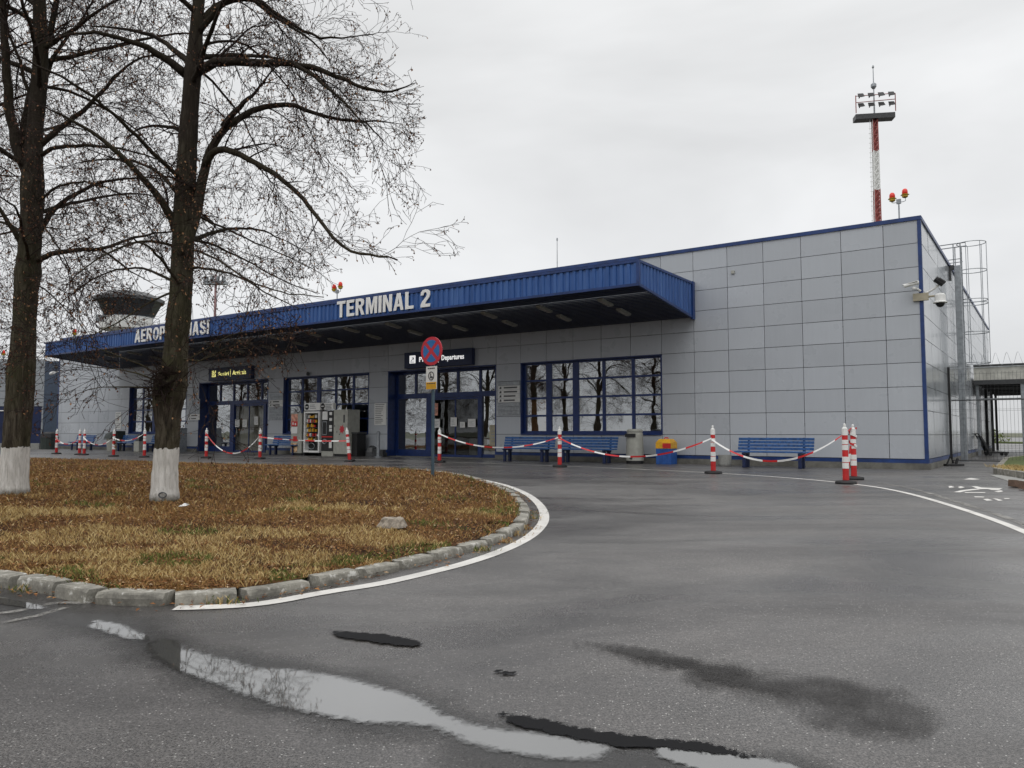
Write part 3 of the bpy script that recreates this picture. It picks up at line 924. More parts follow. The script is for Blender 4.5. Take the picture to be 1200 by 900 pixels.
# backing split around the openings
back = MB()
cuts = sorted([(a, b, c, d) for a, b, c, d, _ in OPEN])
x = 0.05
for a, b, c, d in cuts:
    back.box(-a, -x, .055, .12, .1, ROOF - .03); back.box(-b, -a, .055, .12, d, ROOF - .03)
    if c > 0: back.box(-b, -a, .055, .12, .1, c)
    x = b
back.box(-LEN + .05, -x, .055, .12, .1, ROOF - .03)
W_ = wall.build('wall', [M['panel'], M['black']], T)
back.build('wall_backing', M['black'], W_)
side = MB()
ys = [0.0, 1.6] + [1.6 + 2.25 * k for k in range(1, 12)] + [DEP]
for a, b in zip(ys, ys[1:]):
    for k in range(10):
        z0 = Z0 + PH * k; z1 = z0 + PH; tx = U(-.003, .003); tz = U(-.003, .003)
        f = [Vector((tx, a + gap + .06 * (a == 0), z0 + gap)), Vector((-tx, b - gap, z0 + gap)), Vector((-tx + tz, b - gap, z1 - gap)), Vector((tx + tz, a + gap + .06 * (a == 0), z1 - gap))]
        bk = [p - Vector((.05, 0, 0)) for p in f]
        side.add(f + bk, [(0, 1, 2, 3), (0, 4, 5, 1), (1, 5, 6, 2), (2, 6, 7, 3), (3, 7, 4, 0)])
sd_ = side.build('side_wall', M['panel_side'], T)
bk = MB(); bk.box(-.12, -.055, .13, DEP, .1, ROOF - .03)
bk.box(-LEN, -LEN + .06, .13, DEP, .1, ROOF - .03); bk.box(-LEN, -.06, DEP, DEP + .1, .1, ROOF - .03)
bk.build('wall_backing', M['darkgrey'], sd_)
rf = MB(); rf.box(-LEN + .07, -.13, .13, DEP - .01, ROOF - .25, ROOF - .1)
rf.build('roof', M['darkgrey'], T)
tr = MB()
tr.box(-LEN - .03, .03, -.035, .06, ROOF - .02, ROOF + .09); tr.box(-.06, .035, .062, DEP + .1, ROOF - .02, ROOF + .085)
tr.box(-LEN - .03, -LEN + .07, .062, DEP, ROOF - .02, ROOF + .085)
tr.build('roof_edge_trim', M['blue'], T)
ct = MB(); ct.box(-.075, .02, -.022, .07, Z0 - .01, ROOF - .022)
ct.build('corner_trim', M['blue'], T)
ct = MB(); ct.box(-LEN - .02, -LEN + .075, -.022, .07, Z0 - .01, ROOF - .022)
ct.build('corner_trim', M['blue'], T)
bs = MB()
x = 0
for a, b, c, d in cuts:
    if c > 0: continue
    bs.box(-a, -x + (.02 if x == 0 else 0), -.03, .05, .17, Z0 - .012); x = b
bs.box(-LEN, -x, -.03, .05, .17, Z0 - .012)
bs.box(-.03, .03, .052, DEP, .17, Z0 - .012)
bs.build('base_trim', M['blue'], T)
plh = MB(); x = 0
for a, b, c, d in cuts:
    if c > 0: continue
    plh.box(-a, -x + (.06 if x == 0 else 0), -.07, .05, -.02, .168); x = b
plh.box(-LEN - .03, -x, -.07, .05, -.02, .168)
plh.box(-.05, .058, .052, DEP, -.02, .165)
plh.build('plinth', M['plinth'], T)

# interior hall
ih = MB()
ih.box(-LEN + .3, -.3, 9.0, 9.1, 0, 3.7); ih.box(-LEN + .3, -.3, .8, 9.1, .012, .02); ih.box(-LEN + .3, -.3, .13, 9.1, 3.7, 3.8)
for s in (0.3, 13.9, 20.6, 27.4, 34.0, 48.3):
    ih.box(-s - .05, -s + .05, .7, 9, .02, 3.7)
ih.build('interior', M['inside'], T)

def window(s0, s1, z0, z1, wide=()):
    """recessed strip of panes: frame with mullions, the panes as one sub-part"""
    d = 0.22; x0, x1 = -s1, -s0
    fr = MB(); fw = .09
    # reveals
    fr.box(x0 - .004, x0 + .03, -.012, d, z0, z1); fr.box(x1 - .03, x1 + .004, -.012, d, z0, z1)
    fr.box(x0 + .03, x1 - .03, -.012, d, z1 - .03, z1 + .004); fr.box(x0 + .03, x1 - .03, -.05, d, z0 - .02, z0 + .03)
    a, b, c, e_ = x0 + .03, x1 - .03, z0 + .03, z1 - .03
    fr.box(a, a + fw, d - .06, d + .01, c, e_); fr.box(b - fw, b, d - .06, d + .01, c, e_)
    fr.box(a + fw, b - fw, d - .06, d + .01, c, c + fw); fr.box(a + fw, b - fw, d - .06, d + .01, e_ - fw * .7, e_)
    for k in range(1, 5):
        xm = x0 + (x1 - x0) * k / 5; h2 = .12 if k in wide else .055
        fr.box(xm - h2, xm + h2, d - .05, d + .006, c + fw, e_ - fw * .7)
    for k in range(1, 4):
        zm = c + (e_ - c) * k / 4
        cols = [x0 + (x1 - x0) * q / 5 for q in range(6)]
        for q in range(5):
            l = cols[q] + ((.12 if q in wide else .055) if q else .03 + fw); r_ = cols[q + 1] - ((.12 if q + 1 in wide else .055) if q < 4 else .03 + fw)
            fr.box(l, r_, d - .045, d + .002, zm - .035, zm + .035)
    f_ = fr.build('window', M['frame_blue'], T)
    pn = MB()
    pn.quad(Vector((a + .02, d - .015, c + .02)), Vector((b - .02, d - .015, c + .02)), Vector((b - .02, d - .015, e_ - .02)), Vector((a + .02, d - .015, e_ - .02)))
    pn.build('pane', M['glass'], f_)
    return f_
def entrance(s0, s1, leaf0, leaf1):
    d = 0.55; x0, x1 = -s1, -s0; z1 = 3.58
    fr = MB()
    fr.box(x0 - .004, x0 + .04, -.012, d, .02, z1); fr.box(x1 - .04, x1 + .004, -.012, d, .02, z1)
    fr.box(x0 + .04, x1 - .04, -.012, d, z1 - .04, z1 + .004)
    a, b = x0 + .04, x1 - .04
    for l, r_ in ((a, a + .12), (b - .12, b)): fr.box(l, r_, d - .08, d, .02, z1 - .04)
    ms = [x0 + (x1 - x0) * k / 5 for k in range(1, 5)]
    fr.box(a + .12, b - .12, d - .08, d, z1 - .14, z1 - .04)
    fr.box(a + .12, b - .12, d - .10, d, 2.42, 2.62)        # transom
    for m_ in ms:
        fr.box(m_ - .05, m_ + .05, d - .075, d - .005, 2.62, z1 - .14)
    fr.box(leaf0 - .32, leaf0, d - .11, d, .02, 2.42); fr.box(leaf1, leaf1 + .14, d - .11, d, .02, 2.42)
    fr.box(a + .12, leaf0 - .32, d - .07, d, .02, .30); fr.box(leaf1 + .14, b - .12, d - .07, d, .02, .16)
    f_ = fr.build('entrance', M['frame_blue'], T)
    pn = MB()
    pn.quad(Vector((a + .05, d - .03, 2.6)), Vector((b - .05, d - .03, 2.6)), Vector((b - .05, d - .03, z1 - .06)), Vector((a + .05, d - .03, z1 - .06)))
    pn.quad(Vector((a + .05, d - .03, .25)), Vector((leaf0 - .3, d - .03, .25)), Vector((leaf0 - .3, d - .03, 2.44)), Vector((a + .05, d - .03, 2.44)))
    pn.quad(Vector((leaf1 + .12, d - .03, .1)), Vector((b - .05, d - .03, .1)), Vector((b - .05, d - .03, 2.44)), Vector((leaf1 + .12, d - .03, 2.44)))
    pn.build('pane', M['glass'], f_)
    mid = (leaf0 + leaf1) / 2
    for l, r_, y in ((leaf0, mid, d - .04), (mid, leaf1, d - .09)):
        lf = MB()
        lf.box(l, l + .05, y - .02, y + .02, .03, 2.41); lf.box(r_ - .05, r_, y - .02, y + .02, .03, 2.41)
        lf.box(l + .05, r_ - .05, y - .02, y + .02, .03, .12); lf.box(l + .05, r_ - .05, y - .02, y + .02, 2.33, 2.41)
        lf.cur = 1
        lf.quad(Vector((l + .04, y, .1)), Vector((r_ - .04, y, .1)), Vector((r_ - .04, y, 2.35)), Vector((l + .04, y, 2.35)))
        lf.build('door_leaf', [M['frame_blue'], M['clear']], f_)
    st_ = MB(); st_.box(x0 + .05, x1 - .05, -.02, .7, 0.0, .03)
    st_.build('threshold', M['plinth'], f_)
    return f_
for s0, s1, z0, z1, kd in OPEN:
    if kd == 'window': window(s0, s1, z0, z1, (1, 2) if s0 < 12 else (2,))
entrance(js(12), js(17), -18.0, -15.6)
entrance(js(24), js(29), -31.2, -28.8)
cu = MB()
for k in range(9):
    xk = -31.4 + k * .32
    cu.box(xk, xk + .30, .80, .84, .03, 2.5, Matrix.Rotation(U(-.05, .05), 3, 'Z'))
tag(cu.build('beige_panels', M['beige'], None, OC, RZ), 'tall beige panels standing behind the glass of the arrivals doors', 'screen')
lo = MB()
for k in range(4):
    lo.box(-17.6 + k * .6, -17.2 + k * .6, 2.4, 2.9, .03, U(.5, .9))
tag(lo.build('seating_row', M['bin_grey'], None, OC, RZ), 'row of pale seats inside behind the departures doors', 'seats')

# canopy
CZ, CF, CB, CD = 5.82, 5.10, 4.65, 4.06
CS0, CS1 = 6.57, 41.5
def corr(mb, p0, p1, zb0, zb1, zt, out_n, pitch=.22, dep=.035):
    L = (p1 - p0).length; t = (p1 - p0).normalized(); n_ = int(L / pitch); pitch = L / n_
    prof = []
    for k in range(n_):
        prof += [(k * pitch, 0), (k * pitch + pitch * .42, 0), (k * pitch + pitch * .5, dep), (k * pitch + pitch * .92, dep)]
    prof.append((L, 0)); vs = []
    for a, d in prof:
        p = p0 + t * a + out_n * d; zb = zb0 + (zb1 - zb0) * a / L
        vs += [(p.x, p.y, zb), (p.x, p.y, zt)]
    mb.add(vs, [(2 * i, 2 * i + 2, 2 * i + 3, 2 * i + 1) for i in range(len(prof) - 1)])
cn = MB()
corr(cn, Vector((-CS1, -CD, 0)), Vector((-CS0, -CD, 0)), CF + .07, CF + .07, CZ - .05, Vector((0, -1, 0)))
corr(cn, Vector((-CS0, -CD, 0)), Vector((-CS0, -.02, 0)), CF + .07, CB + .07, CZ - .05, Vector((1, 0, 0)))
corr(cn, Vector((-CS1, -.02, 0)), Vector((-CS1, -CD, 0)), CB + .07, CF + .07, CZ - .05, Vector((-1, 0, 0)))
cn_ = cn.build('canopy', M['fascia'], T)
ctm = MB()
ctm.box(-CS1 - .05, -CS0 + .05, -CD - .055, -CD + .02, CZ - .055, CZ + .02)
ctm.box(-CS1 - .05, -CS0 + .05, -CD - .05, -CD + .02, CF, CF + .075)
ctm.box(-CS0 - .02, -CS0 + .055, -CD + .022, -.02, CZ - .055, CZ + .018); ctm.box(-CS1 - .055, -CS1 + .02, -CD + .022, -.02, CZ - .055, CZ + .018)
ctm.box(-CS0 - .03, -CS0 + .06, -CD - .06, -CD + .03, CF + .077, CZ - .057)
ctm.box(-CS0 - .02, -CS0 + .07, -.20, -.03, CB - .02, CZ + .03)
for xx in (-CS0, -CS1):     # sloping lower edge of the ends
    a = Vector((xx, -CD + .02, CF)); b = Vector((xx, -.2, CB + .02))
    dx = Vector((.045 if xx == -CS0 else -.045, 0, 0)); up_ = Vector((0, 0, .075)); in_ = -dx * .5
    ctm.add([a + in_, a + dx, a + dx + up_, a + in_ + up_, b + in_, b + dx, b + dx + up_, b + in_ + up_],
            [(0, 1, 2, 3), (4, 7, 6, 5), (0, 4, 5, 1), (1, 5, 6, 2), (2, 6, 7, 3), (3, 7, 4, 0)])
ctm.build('canopy_trim', M['blue'], cn_)
cr_ = MB(); cr_.box(-CS1 + .02, -CS0 - .03, -CD + .03, -.06, CZ - .12, CZ - .06); cr_.build('canopy_roof', M['darkgrey'], cn_)
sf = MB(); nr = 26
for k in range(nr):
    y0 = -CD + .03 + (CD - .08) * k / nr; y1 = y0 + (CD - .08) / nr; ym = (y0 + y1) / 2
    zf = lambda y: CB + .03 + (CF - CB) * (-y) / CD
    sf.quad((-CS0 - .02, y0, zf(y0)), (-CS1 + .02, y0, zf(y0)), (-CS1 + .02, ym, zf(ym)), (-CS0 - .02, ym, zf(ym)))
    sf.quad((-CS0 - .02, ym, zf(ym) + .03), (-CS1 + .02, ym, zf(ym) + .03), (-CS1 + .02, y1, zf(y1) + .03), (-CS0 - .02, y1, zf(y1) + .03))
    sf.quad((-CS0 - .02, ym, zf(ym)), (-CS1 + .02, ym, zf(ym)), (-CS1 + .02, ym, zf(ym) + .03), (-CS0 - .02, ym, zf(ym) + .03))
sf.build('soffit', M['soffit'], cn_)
k = 0
lamp0 = None
for q in range(15):
    s = 8.25 + 2.21 * q
    for t0, t1 in ((-3.17, -2.5), (-1.97, -1.28)):
        tm = (t0 + t1) / 2; zc = CB + (CF - CB) * (-tm) / CD
        lab = 'unlit tube lamp under the canopy in the %s row, %s from its right end' % ('front' if t0 < -3 else 'rear', ['first', 'second', 'third', 'fourth', 'fifth', 'sixth', 'seventh', 'eighth', 'ninth', 'tenth', 'eleventh', 'twelfth', 'thirteenth', 'fourteenth', 'fifteenth'][q])
        if lamp0 is None:
            lamp0 = thing('canopy_lamp', lab, 'lamp', Wp(s, tm, zc), RZ, 'tube lamps under the canopy')
            b_ = MB(); b_.box(-.09, .09, -.36, .36, -.03, .03); b_.build('housing', M['bin_grey'], lamp0)
            b_ = MB(); b_.box(-.065, .065, -.33, .33, -.055, -.031); b_.build('diffuser', M['tube'], lamp0)
            lamp0.rotation_euler = (-atan2(CF - CB, CD), 0, RZ)
        else:
            l_ = dup(lamp0, Wp(s, tm, zc), RZ, lab); l_.rotation_euler = lamp0.rotation_euler

# lettering on the canopy
t_ = thing('terminal_lettering', 'white raised letters TERMINAL 2 on the blue canopy edge', 'sign', Wp(18.68, -CD - .06, 5.20), RZ)
block_letters('TERMINAL 2', 4.52, .60, M['letter'], t_, .02)
t_ = thing('airport_lettering', 'white raised letters AEROPORT IASI on the blue canopy behind the tree', 'sign', Wp(32.45, -CD - .06, 5.20), RZ)
block_letters('AEROPORT IASI', 5.85, .60, M['letter'], t_, .02)

def gate_sign(name, label, s1, s0, z0, z1, words, em, up_arrow):
    t_ = thing(name, label, 'sign', Wp(s1, 0, z0), RZ)
    w_ = s1 - s0; h_ = z1 - z0
    b_ = MB(); b_.box(0, w_, -.22, -.01, 0, h_); b_.build('housing', M['navy'], t_, bevel=.01)
    b_ = MB(); b_.box(.30, .62, -.232, -.221, h_ * .3, h_ * .3 + .32)
    pic = b_.build('pictogram', em, t_, bevel=.02)
    a_ = MB()
    c = Vector((.46, -.236, h_ * .3 + .16))
    sg = 1 if up_arrow else -1
    for p, q in (((-.08, .08 * -sg), (.07, .07 * sg)), ((.07, .07 * sg), (.07, -.03 * sg)), ((.07, .07 * sg), (-.03, .07 * sg)), ((-.09, -.11), (.09, -.11))):
        a_.tube([c + Vector((p[0], 0, p[1])), c + Vector((q[0], 0, q[1]))], .013, 6)
    a_.build('arrow', M['navy'], pic)
    text('lettering', words[0], .88, .20, em, t_, (.82, -.226, h_ * .36), ext=.004, offset=.022, spacing=1.08)
    b_ = MB(); b_.box(1.82, 1.845, -.23, -.222, h_ * .25, h_ * .80); b_.build('divider', em, t_)
    text('lettering', words[1], w_ - 2.02 - .35, .22 if len(words[1]) < 9 else .27, em, t_, (2.0, -.226, h_ * .36 if len(words[1]) < 9 else h_ * .27), ext=.004, offset=.022, spacing=1.08)
gate_sign('arrivals_sign', 'navy sign with yellow letters Sosiri Arrivals above the left entrance', 32.45, 29.0, 3.62, 4.27, ('Sosiri', 'Arrivals'), M['sig_yellow'], False)
gate_sign('departures_sign', 'navy sign with white letters Departures above the right entrance', 18.95, 15.45, 3.62, 4.27, ('Plecari', 'Departures'), M['sig_white'], True)

# notices on the wall
def board(name, label, cat, s, z0, w_, h_, lines, mat=None, off=.0, head=None, group=None, dark=False):
    t_ = thing(name, label, cat, Wp(s, -off, z0), RZ, group)
    b_ = MB(); b_.box(0, w_, -.012, -.001, 0, h_); b_.build('board', mat or M['paper'], t_)
    p_ = MB()
    for k in range(lines):
        zk = h_ * (1 - (k + .8) / (lines + .8)); wv = U(.55, .95)
        p_.box(w_ * .08, w_ * .08 + w_ * .84 * wv, -.016, -.0125, zk, zk + h_ * .28 / (lines + 1))
    p_.build('printed_lines', M['darkgrey'], t_)
    return t_
board('notice_board', 'white printed notice on the wall between windows and departures entrance', 'notice', 20.82, 1.32, .68, .92, 11, off=.012)
board('notice_board', 'white printed notice on the wall near the far left window', 'notice', 41.72, 1.2, .62, .98, 9, off=.012)
# direction plates: stacks of thin strips
def plates(label, s, rows, z0):
    t_ = thing('direction_board', label, 'sign', Wp(s, 0, z0), RZ, 'direction boards beside the entrances')
    b_ = MB(); n = len(rows)
    for k in range(n):
        b_.cur = 0 if rows[k] else 1
        b_.box(0, .98, -.03, -.004, k * .158, k * .158 + .145)
    b_.build('plates', [M['paper'], M['steel']], t_)
    p_ = MB()
    for k in range(n):
        if rows[k]:
            p_.prism_xz([(.05, k * .158 + .03), (.15, k * .158 + .03), (.15, k * .158 + .10), (.10, k * .158 + .12)], -.034, -.031)
            p_.box(.26, .26 + U(.4, .62), -.034, -.031, k * .158 + .045, k * .158 + .10)
    p_.build('printed_lines', M['darkgrey'], t_)
plates('stack of white direction plates right of the departures entrance', 14.32, (0, 0, 0, 1, 1, 1, 1, 0), 1.66)
plates('stack of mostly grey direction plates right of the arrivals entrance', 27.8, (0, 0, 0, 0, 1, 1, 0, 0), 1.6)
plates('stack of grey and white plates left of the arrivals entrance', 34.42, (1, 1, 0, 0, 0, 0, 0), 1.66)

def paper(label, s, z, w_=.3, h_=.4, mat=None, off=-.475, cat='notice'):
    b_ = MB(); b_.box(0, w_, -.003, 0, 0, h_)
    b_.cur = 1
    for k in range(4): b_.box(w_ * .15, w_ * U(.5, .85), -.005, -.0031, h_ * (.2 + .16 * k), h_ * (.24 + .16 * k))
    return tag(b_.build('paper_notice', [mat or M['paper'], M['steel']], None, Wp(s, -off, z), RZ), label, cat, 'papers taped to the glass')
paper('white paper taped left on the left arrivals door leaf', 31.05, 1.28, .36, .38, off=-.42)
paper('white paper taped beside it on the middle of the arrivals doors', 30.45, 1.28, .36, .38, off=-.42)
paper('white paper taped on the right arrivals door leaf', 29.5, 1.38, .3, .42, off=-.40)
paper('red framed paper high on the left departures door leaf', 17.95, 1.7, .28, .5, M['pinkprint'], off=-.42)
paper('white paper low on the left departures door leaf', 17.9, 1.2, .34, .36, off=-.42)
paper('white paper on the middle edge of the departures doors', 17.0, 1.25, .32, .36, off=-.42)
paper('small white paper right of the departures doors middle', 16.5, 1.2, .25, .22, off=-.40)
paper('white landscape paper on the right departures door leaf', 16.1, 1.22, .38, .32, off=-.40)
paper('pale sheet on the glass right of the departures doors', 15.1, .5, .5, .8, M['cream'], off=-.48)
op = MB(); op.box(0, .95, 0, .01, 0, .55); op.box(0, .95, 0, .01, .62, 1.15)
tag(op.build('orange_poster', M['orange'], None, Wp(13.1, .30, 1.05), RZ), 'orange poster behind the leftmost panes of the rightmost window', 'poster')
op = MB(); op.box(0, .8, 0, .01, 0, 1.2)
tag(op.build('salmon_poster', M['pinkprint'], None, Wp(40.0, .30, 1.4), RZ), 'salmon coloured poster behind the far left window', 'poster')
bl = MB(); bl.box(0, 1.15, 0, .02, 0, 1.25)
tag(bl.build('window_blind', M['cream'], None, Wp(22.35, .33, 2.25), RZ), 'cream blind inside the right end of the middle window', 'blind')

# ------------------------------------------------------------------ roof equipment
def beacon(label, loc, h, double=True, sc=1.0):
    t_ = thing('obstruction_light', label, 'warning light', loc, RZ, 'red warning lights on poles')
    b_ = MB(); b_.tube([(0, 0, 0), (0, 0, h)], .035, 8); b_.box(-.1, .1, -.06, .06, h - .12, h + .1)
    if double:
        b_.tube([(-.30, 0, h + .12), (-.30, 0, h - .02), (-.2, 0, h - .05), (.2, 0, h - .05), (.30, 0, h - .02), (.30, 0, h + .16)], .018, 6)
    b_.build('pole', M['steel'], t_)
    for xx, dz in (((-.28, .02), (.28, .12)) if double else ((0, .1),)):
        b_ = MB(); b_.lathe([(.06, 0), (.13, .04), (.14, .12), (.17, .15), (.17, .17)], 14, (xx, 0, h + dz)); bd = b_.build('lamp_base', M['lampyellow'], t_)
        b_ = MB(); b_.lathe([(.12, 0), (.135, .08), (.12, .20), (.07, .27), (.01, .29)], 14, (xx, 0, h + dz + .172)); b_.build('lens', M['lampred'], bd, smooth=True)
        b_ = MB(); b_.tube([(xx - .19, 0, h + dz + .14), (xx + .19, 0, h + dz + .14)], .02, 5); b_.build('clamp', M['darkgrey'], bd)
    if sc != 1: t_.scale = (sc, sc, sc)
beacon('twin red warning lights on a short pole at the right end of the roof', at(1054, 262, 22.9), 1.1, True, .62)
p_ = at(395, 352, 38); beacon('twin red warning lights on a thin pole above the canopy lettering', (p_.x, p_.y, 6.8), 1.5, True, .8)
p_ = at(87, 398, 46); beacon('single red warning light above the left end of the canopy', (p_.x, p_.y, 5.8), 1.1, False, .85)
an = MB(); b0 = at(653, 316, 34)
an.tube([(0, 0, 0), (0, 0, 3.0)], [.03, .012], 8); an.lathe([(.03, 0), (.035, .05), (.03, .12)], 8, (0, 0, 2.9))
tag(an.build('whip_antenna', M['steel'], None, (b0.x, b0.y, 6.65), RZ), 'thin upright rod antenna on the roof behind the canopy', 'antenna')
wj = MB(); wj.box(-.05, .05, -.05, 0, -.05, .05)
tag(wj.build('wall_fixture', M['bin_grey'], None, Wp(5.25, -.001, 6.02), RZ), 'tiny pale fixture high on the panels right of the canopy', 'fixture')
sn = MB(); sn.lathe([(.05, -.12), (.07, -.1), (.075, 0), (.04, .05)], 12)
tag(sn.build('dome_sensor', M['darkgrey'], None, Wp(25.0, -.1, 3.72), RZ), 'small dark dome camera above the middle window', 'camera')

# cctv on the right corner
cc = thing('security_camera', 'white bullet security camera facing left on the right building corner', 'camera', Wp(.22, -.3, 4.98), RZ)
b_ = MB(); b_.tube([(-.30, -.12, .02), (.28, 0, .14)], .085, 12); b_.box(-.36, .26, -.17, .09, .13, .15, Matrix.Rotation(-.2, 3, 'Y'), Vector((0, 0, .1))); b_.build('housing', M['white'], cc, smooth=False); cc.scale = (.62, .62, .62)
b_ = MB(); b_.tube([(.05, .02, -.06), (.2, .15, -.12), (.3, .28, -.2)], .05, 8); b_.lathe([(.08, 0), (.09, .05), (.07, .1)], 12, (.08, .02, -.14)); b_.build('bracket', M['white'], cc)
cc = thing('security_camera', 'dark floodlit security camera tilted up on the right building corner', 'camera', Wp(-.55, -.1, 4.9), RZ)
b_ = MB(); b_.tube([(-.12, -.1, .32), (.14, 0, .10)], .12, 10); b_.tube([(.0, -.13, .3), (.2, -.04, .14)], .07, 10); b_.build('lamp_head', M['black'], cc)
b_ = MB(); b_.tube([(0, .04, .12), (-.15, .04, -.02), (-.45, .08, -.18)], .045, 8); b_.build('arm', M['white'], cc); cc.scale = (.7, .7, .7); cc.location = Wp(-.42, -.1, 4.92)
cc = thing('dome_camera', 'white dome camera hanging on a bracket at the right building corner', 'camera', Wp(-.55, 0.0, 4.45), RZ)
b_ = MB(); b_.lathe([(.26, 0), (.27, .03), (.2, .07), (.19, .32), (.14, .38)], 18); b_.build('housing', M['white'], cc, smooth=False)
b_ = MB(); b_.lathe([(.02, -.17), (.10, -.14), (.155, -.06), (.16, -.003)], 18); b_.build('dome', M['black'], cc, smooth=True)
b_ = MB(); b_.tube([(0, 0, .3), (-.45, 0, .3)], .04, 8); b_.box(-.95, -.40, -.12, .02, .15, .45); b_.build('bracket', M['cream'], cc); cc.scale = (.68, .68, .68); cc.location = Wp(-.42, 0, 4.5)
cc = thing('security_camera', 'small white security camera on the far left building corner', 'camera', Wp(49.1, -.1, 4.75), RZ)
b_ = MB(); b_.tube([(-.6, 0, 0), (-.1, 0, .08)], .13, 10); b_.tube([(0, 0, .05), (.4, .1, .15)], .05, 8); b_.build('housing', M['white'], cc)
b_ = MB(); b_.lathe([(.1, 0), (.17, .1), (.1, .2)], 10, (0.2, 0, .4)); b_.build('siren', M['darkgrey'], cc); cc.scale = (.8, .8, .8)

# ------------------------------------------------------------------ post, ladder, fence and walkway on the right
p0 = G(1130.5, 541)
pp = thing('steel_post', 'tall square grey steel post with a dark bracket at its top', 'post', (p0.x, p0.y, 0), RZ)
b_ = MB(); b_.box(-.1, .1, -.1, .1, 0, 6.85); b_.build('shaft', M['steel'], pp, bevel=.01)
b_ = MB(); b_.box(-.16, .16, -.16, .16, 0, .04); b_.build('base_plate', M['steel'], pp)
b_ = MB(); b_.box(-.62, -.11, -.06, .08, 6.72, 6.88); b_.box(-.42, -.2, -.08, .1, 6.35, 6.71); b_.build('bracket', M['darkgrey'], pp)
ld = thing('caged_ladder', 'galvanised roof access ladder with hooped safety cage on the side wall', 'ladder', Wp(-.42, 10.0, 0), RZ)
b_ = MB()
for yy in (-.22, .22): b_.tube([(-.25, yy, 3.0), (-.25, yy, 8.15)], .022, 6)
b_.build('rails', M['steel'], ld)
b_ = MB()
for k in range(18): b_.tube([(-.25, -.22, 3.1 + k * .28), (-.25, .22, 3.1 + k * .28)], .013, 5)
b_.build('rungs', M['steel'], ld)
b_ = MB(); rr_ = .48
for z in (3.6, 4.75, 5.85, 5.98, 7.1, 8.15):
    b_.tube([(-.25 + rr_ * .9 * (1 - cos(a)) * 1.0 - 0.0, rr_ * sin(a) * 1.0, z) if False else (.1 + rr_ * cos(a), rr_ * sin(a), z) for a in [2 * pi * q / 28 for q in range(29)]], .016, 5)
b_.build('hoops', M['steel'], ld)
b_ = MB()
for a in (0, .9, -.9, 1.9, -1.9): b_.tube([(.1 + rr_ * cos(a), rr_ * sin(a), 3.6), (.1 + rr_ * cos(a), rr_ * sin(a), 8.15)], .012, 5)
b_.build('cage_bars', M['steel'], ld)
gr = thing('roof_guard_rail', 'thin steel guard rail reaching from the roof edge to the caged ladder', 'railing', Wp(-.1, 8.2, 0), RZ)
b_ = MB()
for yy in (1.45, 2.1):
    b_.tube([(.25, yy, 8.15), (-2.0, yy, 8.1)], .02, 6); b_.tube([(.1, yy, 7.55), (-2.0, yy, 7.5)], .016, 6)
    b_.tube([(-2.0, yy, 6.8), (-2.0, yy, 8.12)], .02, 6); b_.tube([(-.15, yy, 6.9), (-.15, yy, 8.12)], .02, 6)
b_.build('rails', M['steel'], gr)
# mesh fence
fl = 9.5
fn = thing('mesh_fence', 'welded wire mesh fence with barbed wire closing the side passage', 'fence', Wp(0.0, 5.4, 0), RZ)
b_ = MB()
x = .12
while x < fl:
    b_.box(x - .0035, x + .0035, -.0035, .0035, .12, 2.95); x += .10
for z in (.14, .6, 1.0, 1.05, 1.7, 1.75, 2.4, 2.9): b_.box(.06, fl, .0036, .0105, z - .003, z + .003)
b_.build('mesh_panel', M['darkgrey'], fn)
for xx in (.05, 2.6, 5.1, 7.6):
    b_ = MB(); b_.box(xx - .035, xx + .035, -.035, .035, 0, 3.15 if xx < 1 else 3.3); b_.build('fence_post', M['black'] if xx < 1 else M['steel'], fn)
b_ = MB()
for k in range(1): b_.tube([(.05, 0, 3.1), (fl, 0, 3.1)], .012, 5)
coil = [( .4 + a * .038, .24 * cos(a), 3.38 + .26 * sin(a)) for a in [q * 2 * pi / 12 for q in range(12 * 38)]]
coil = [( .4 + q * (fl - .5) / (12 * 30), .22 * cos(2 * pi * q / 12), 3.35 + .2 * sin(2 * pi * q / 12)) for q in range(12 * 30)]
b_.tube(coil, .005, 3)
b_.build('barbed_wire', M['steel'], fn)
b_ = MB(); b_.tube([(.1, -.03, 2.05), (fl, -.03, 2.05)], .02, 6); b_.tube([(.1, -.03, .1), (fl, -.03, .1)], .02, 6); b_.build('rail', M['darkgrey'], fn)

wk = thing('covered_walkway', 'covered walkway with pale roof beam and dark steel columns behind the fence', 'walkway', Wp(0, 15.5, 0), RZ)
b_ = MB(); b_.box(.07, 14, -.15, .15, 3.262, 3.92); b_.build('fascia', M['duct'], wk)
b_ = MB(); b_.box(.07, 14, -.24, -.151, 3.86, 3.93); b_.build('fascia_cap', M['darkgrey'], wk)
b_ = MB(); b_.box(.07, 14, -.2, .2, 3.08, 3.26); b_.build('beam', M['darkgrey'], wk)
b_ = MB(); b_.box(.07, 5, .21, 15, 3.3, 3.42)
for k in range(8): b_.box(.07, 5, .6 + k * 1.9, .72 + k * 1.9, 3.14, 3.298)
b_.box(4.9, 5.0, .21, 15, 3.08, 3.298)
b_.build('roof', M['darkgrey'], wk)
for y in (.3, 5.5, 10.0, 13.8):
    b_ = MB(); b_.box(.10, .22, y - .06, y + .06, 0, 3.07 if y < 1 else 3.13); b_.build('column', M['steel'] if y < 1 else M['black'], wk)
for x, y in ((1.85, 0), (5.0, .3), (4.8, 14.5), (9, 0)):
    b_ = MB(); b_.box(x - .1, x + .1, y - .1, y + .1, 0, 3.07); b_.build('column', M['steel'], wk)
b_ = MB(); b_.tube([(.2, .0, 2.45), (14, .0, 2.45)], .03, 6); b_.build('rail', M['steel'], wk)
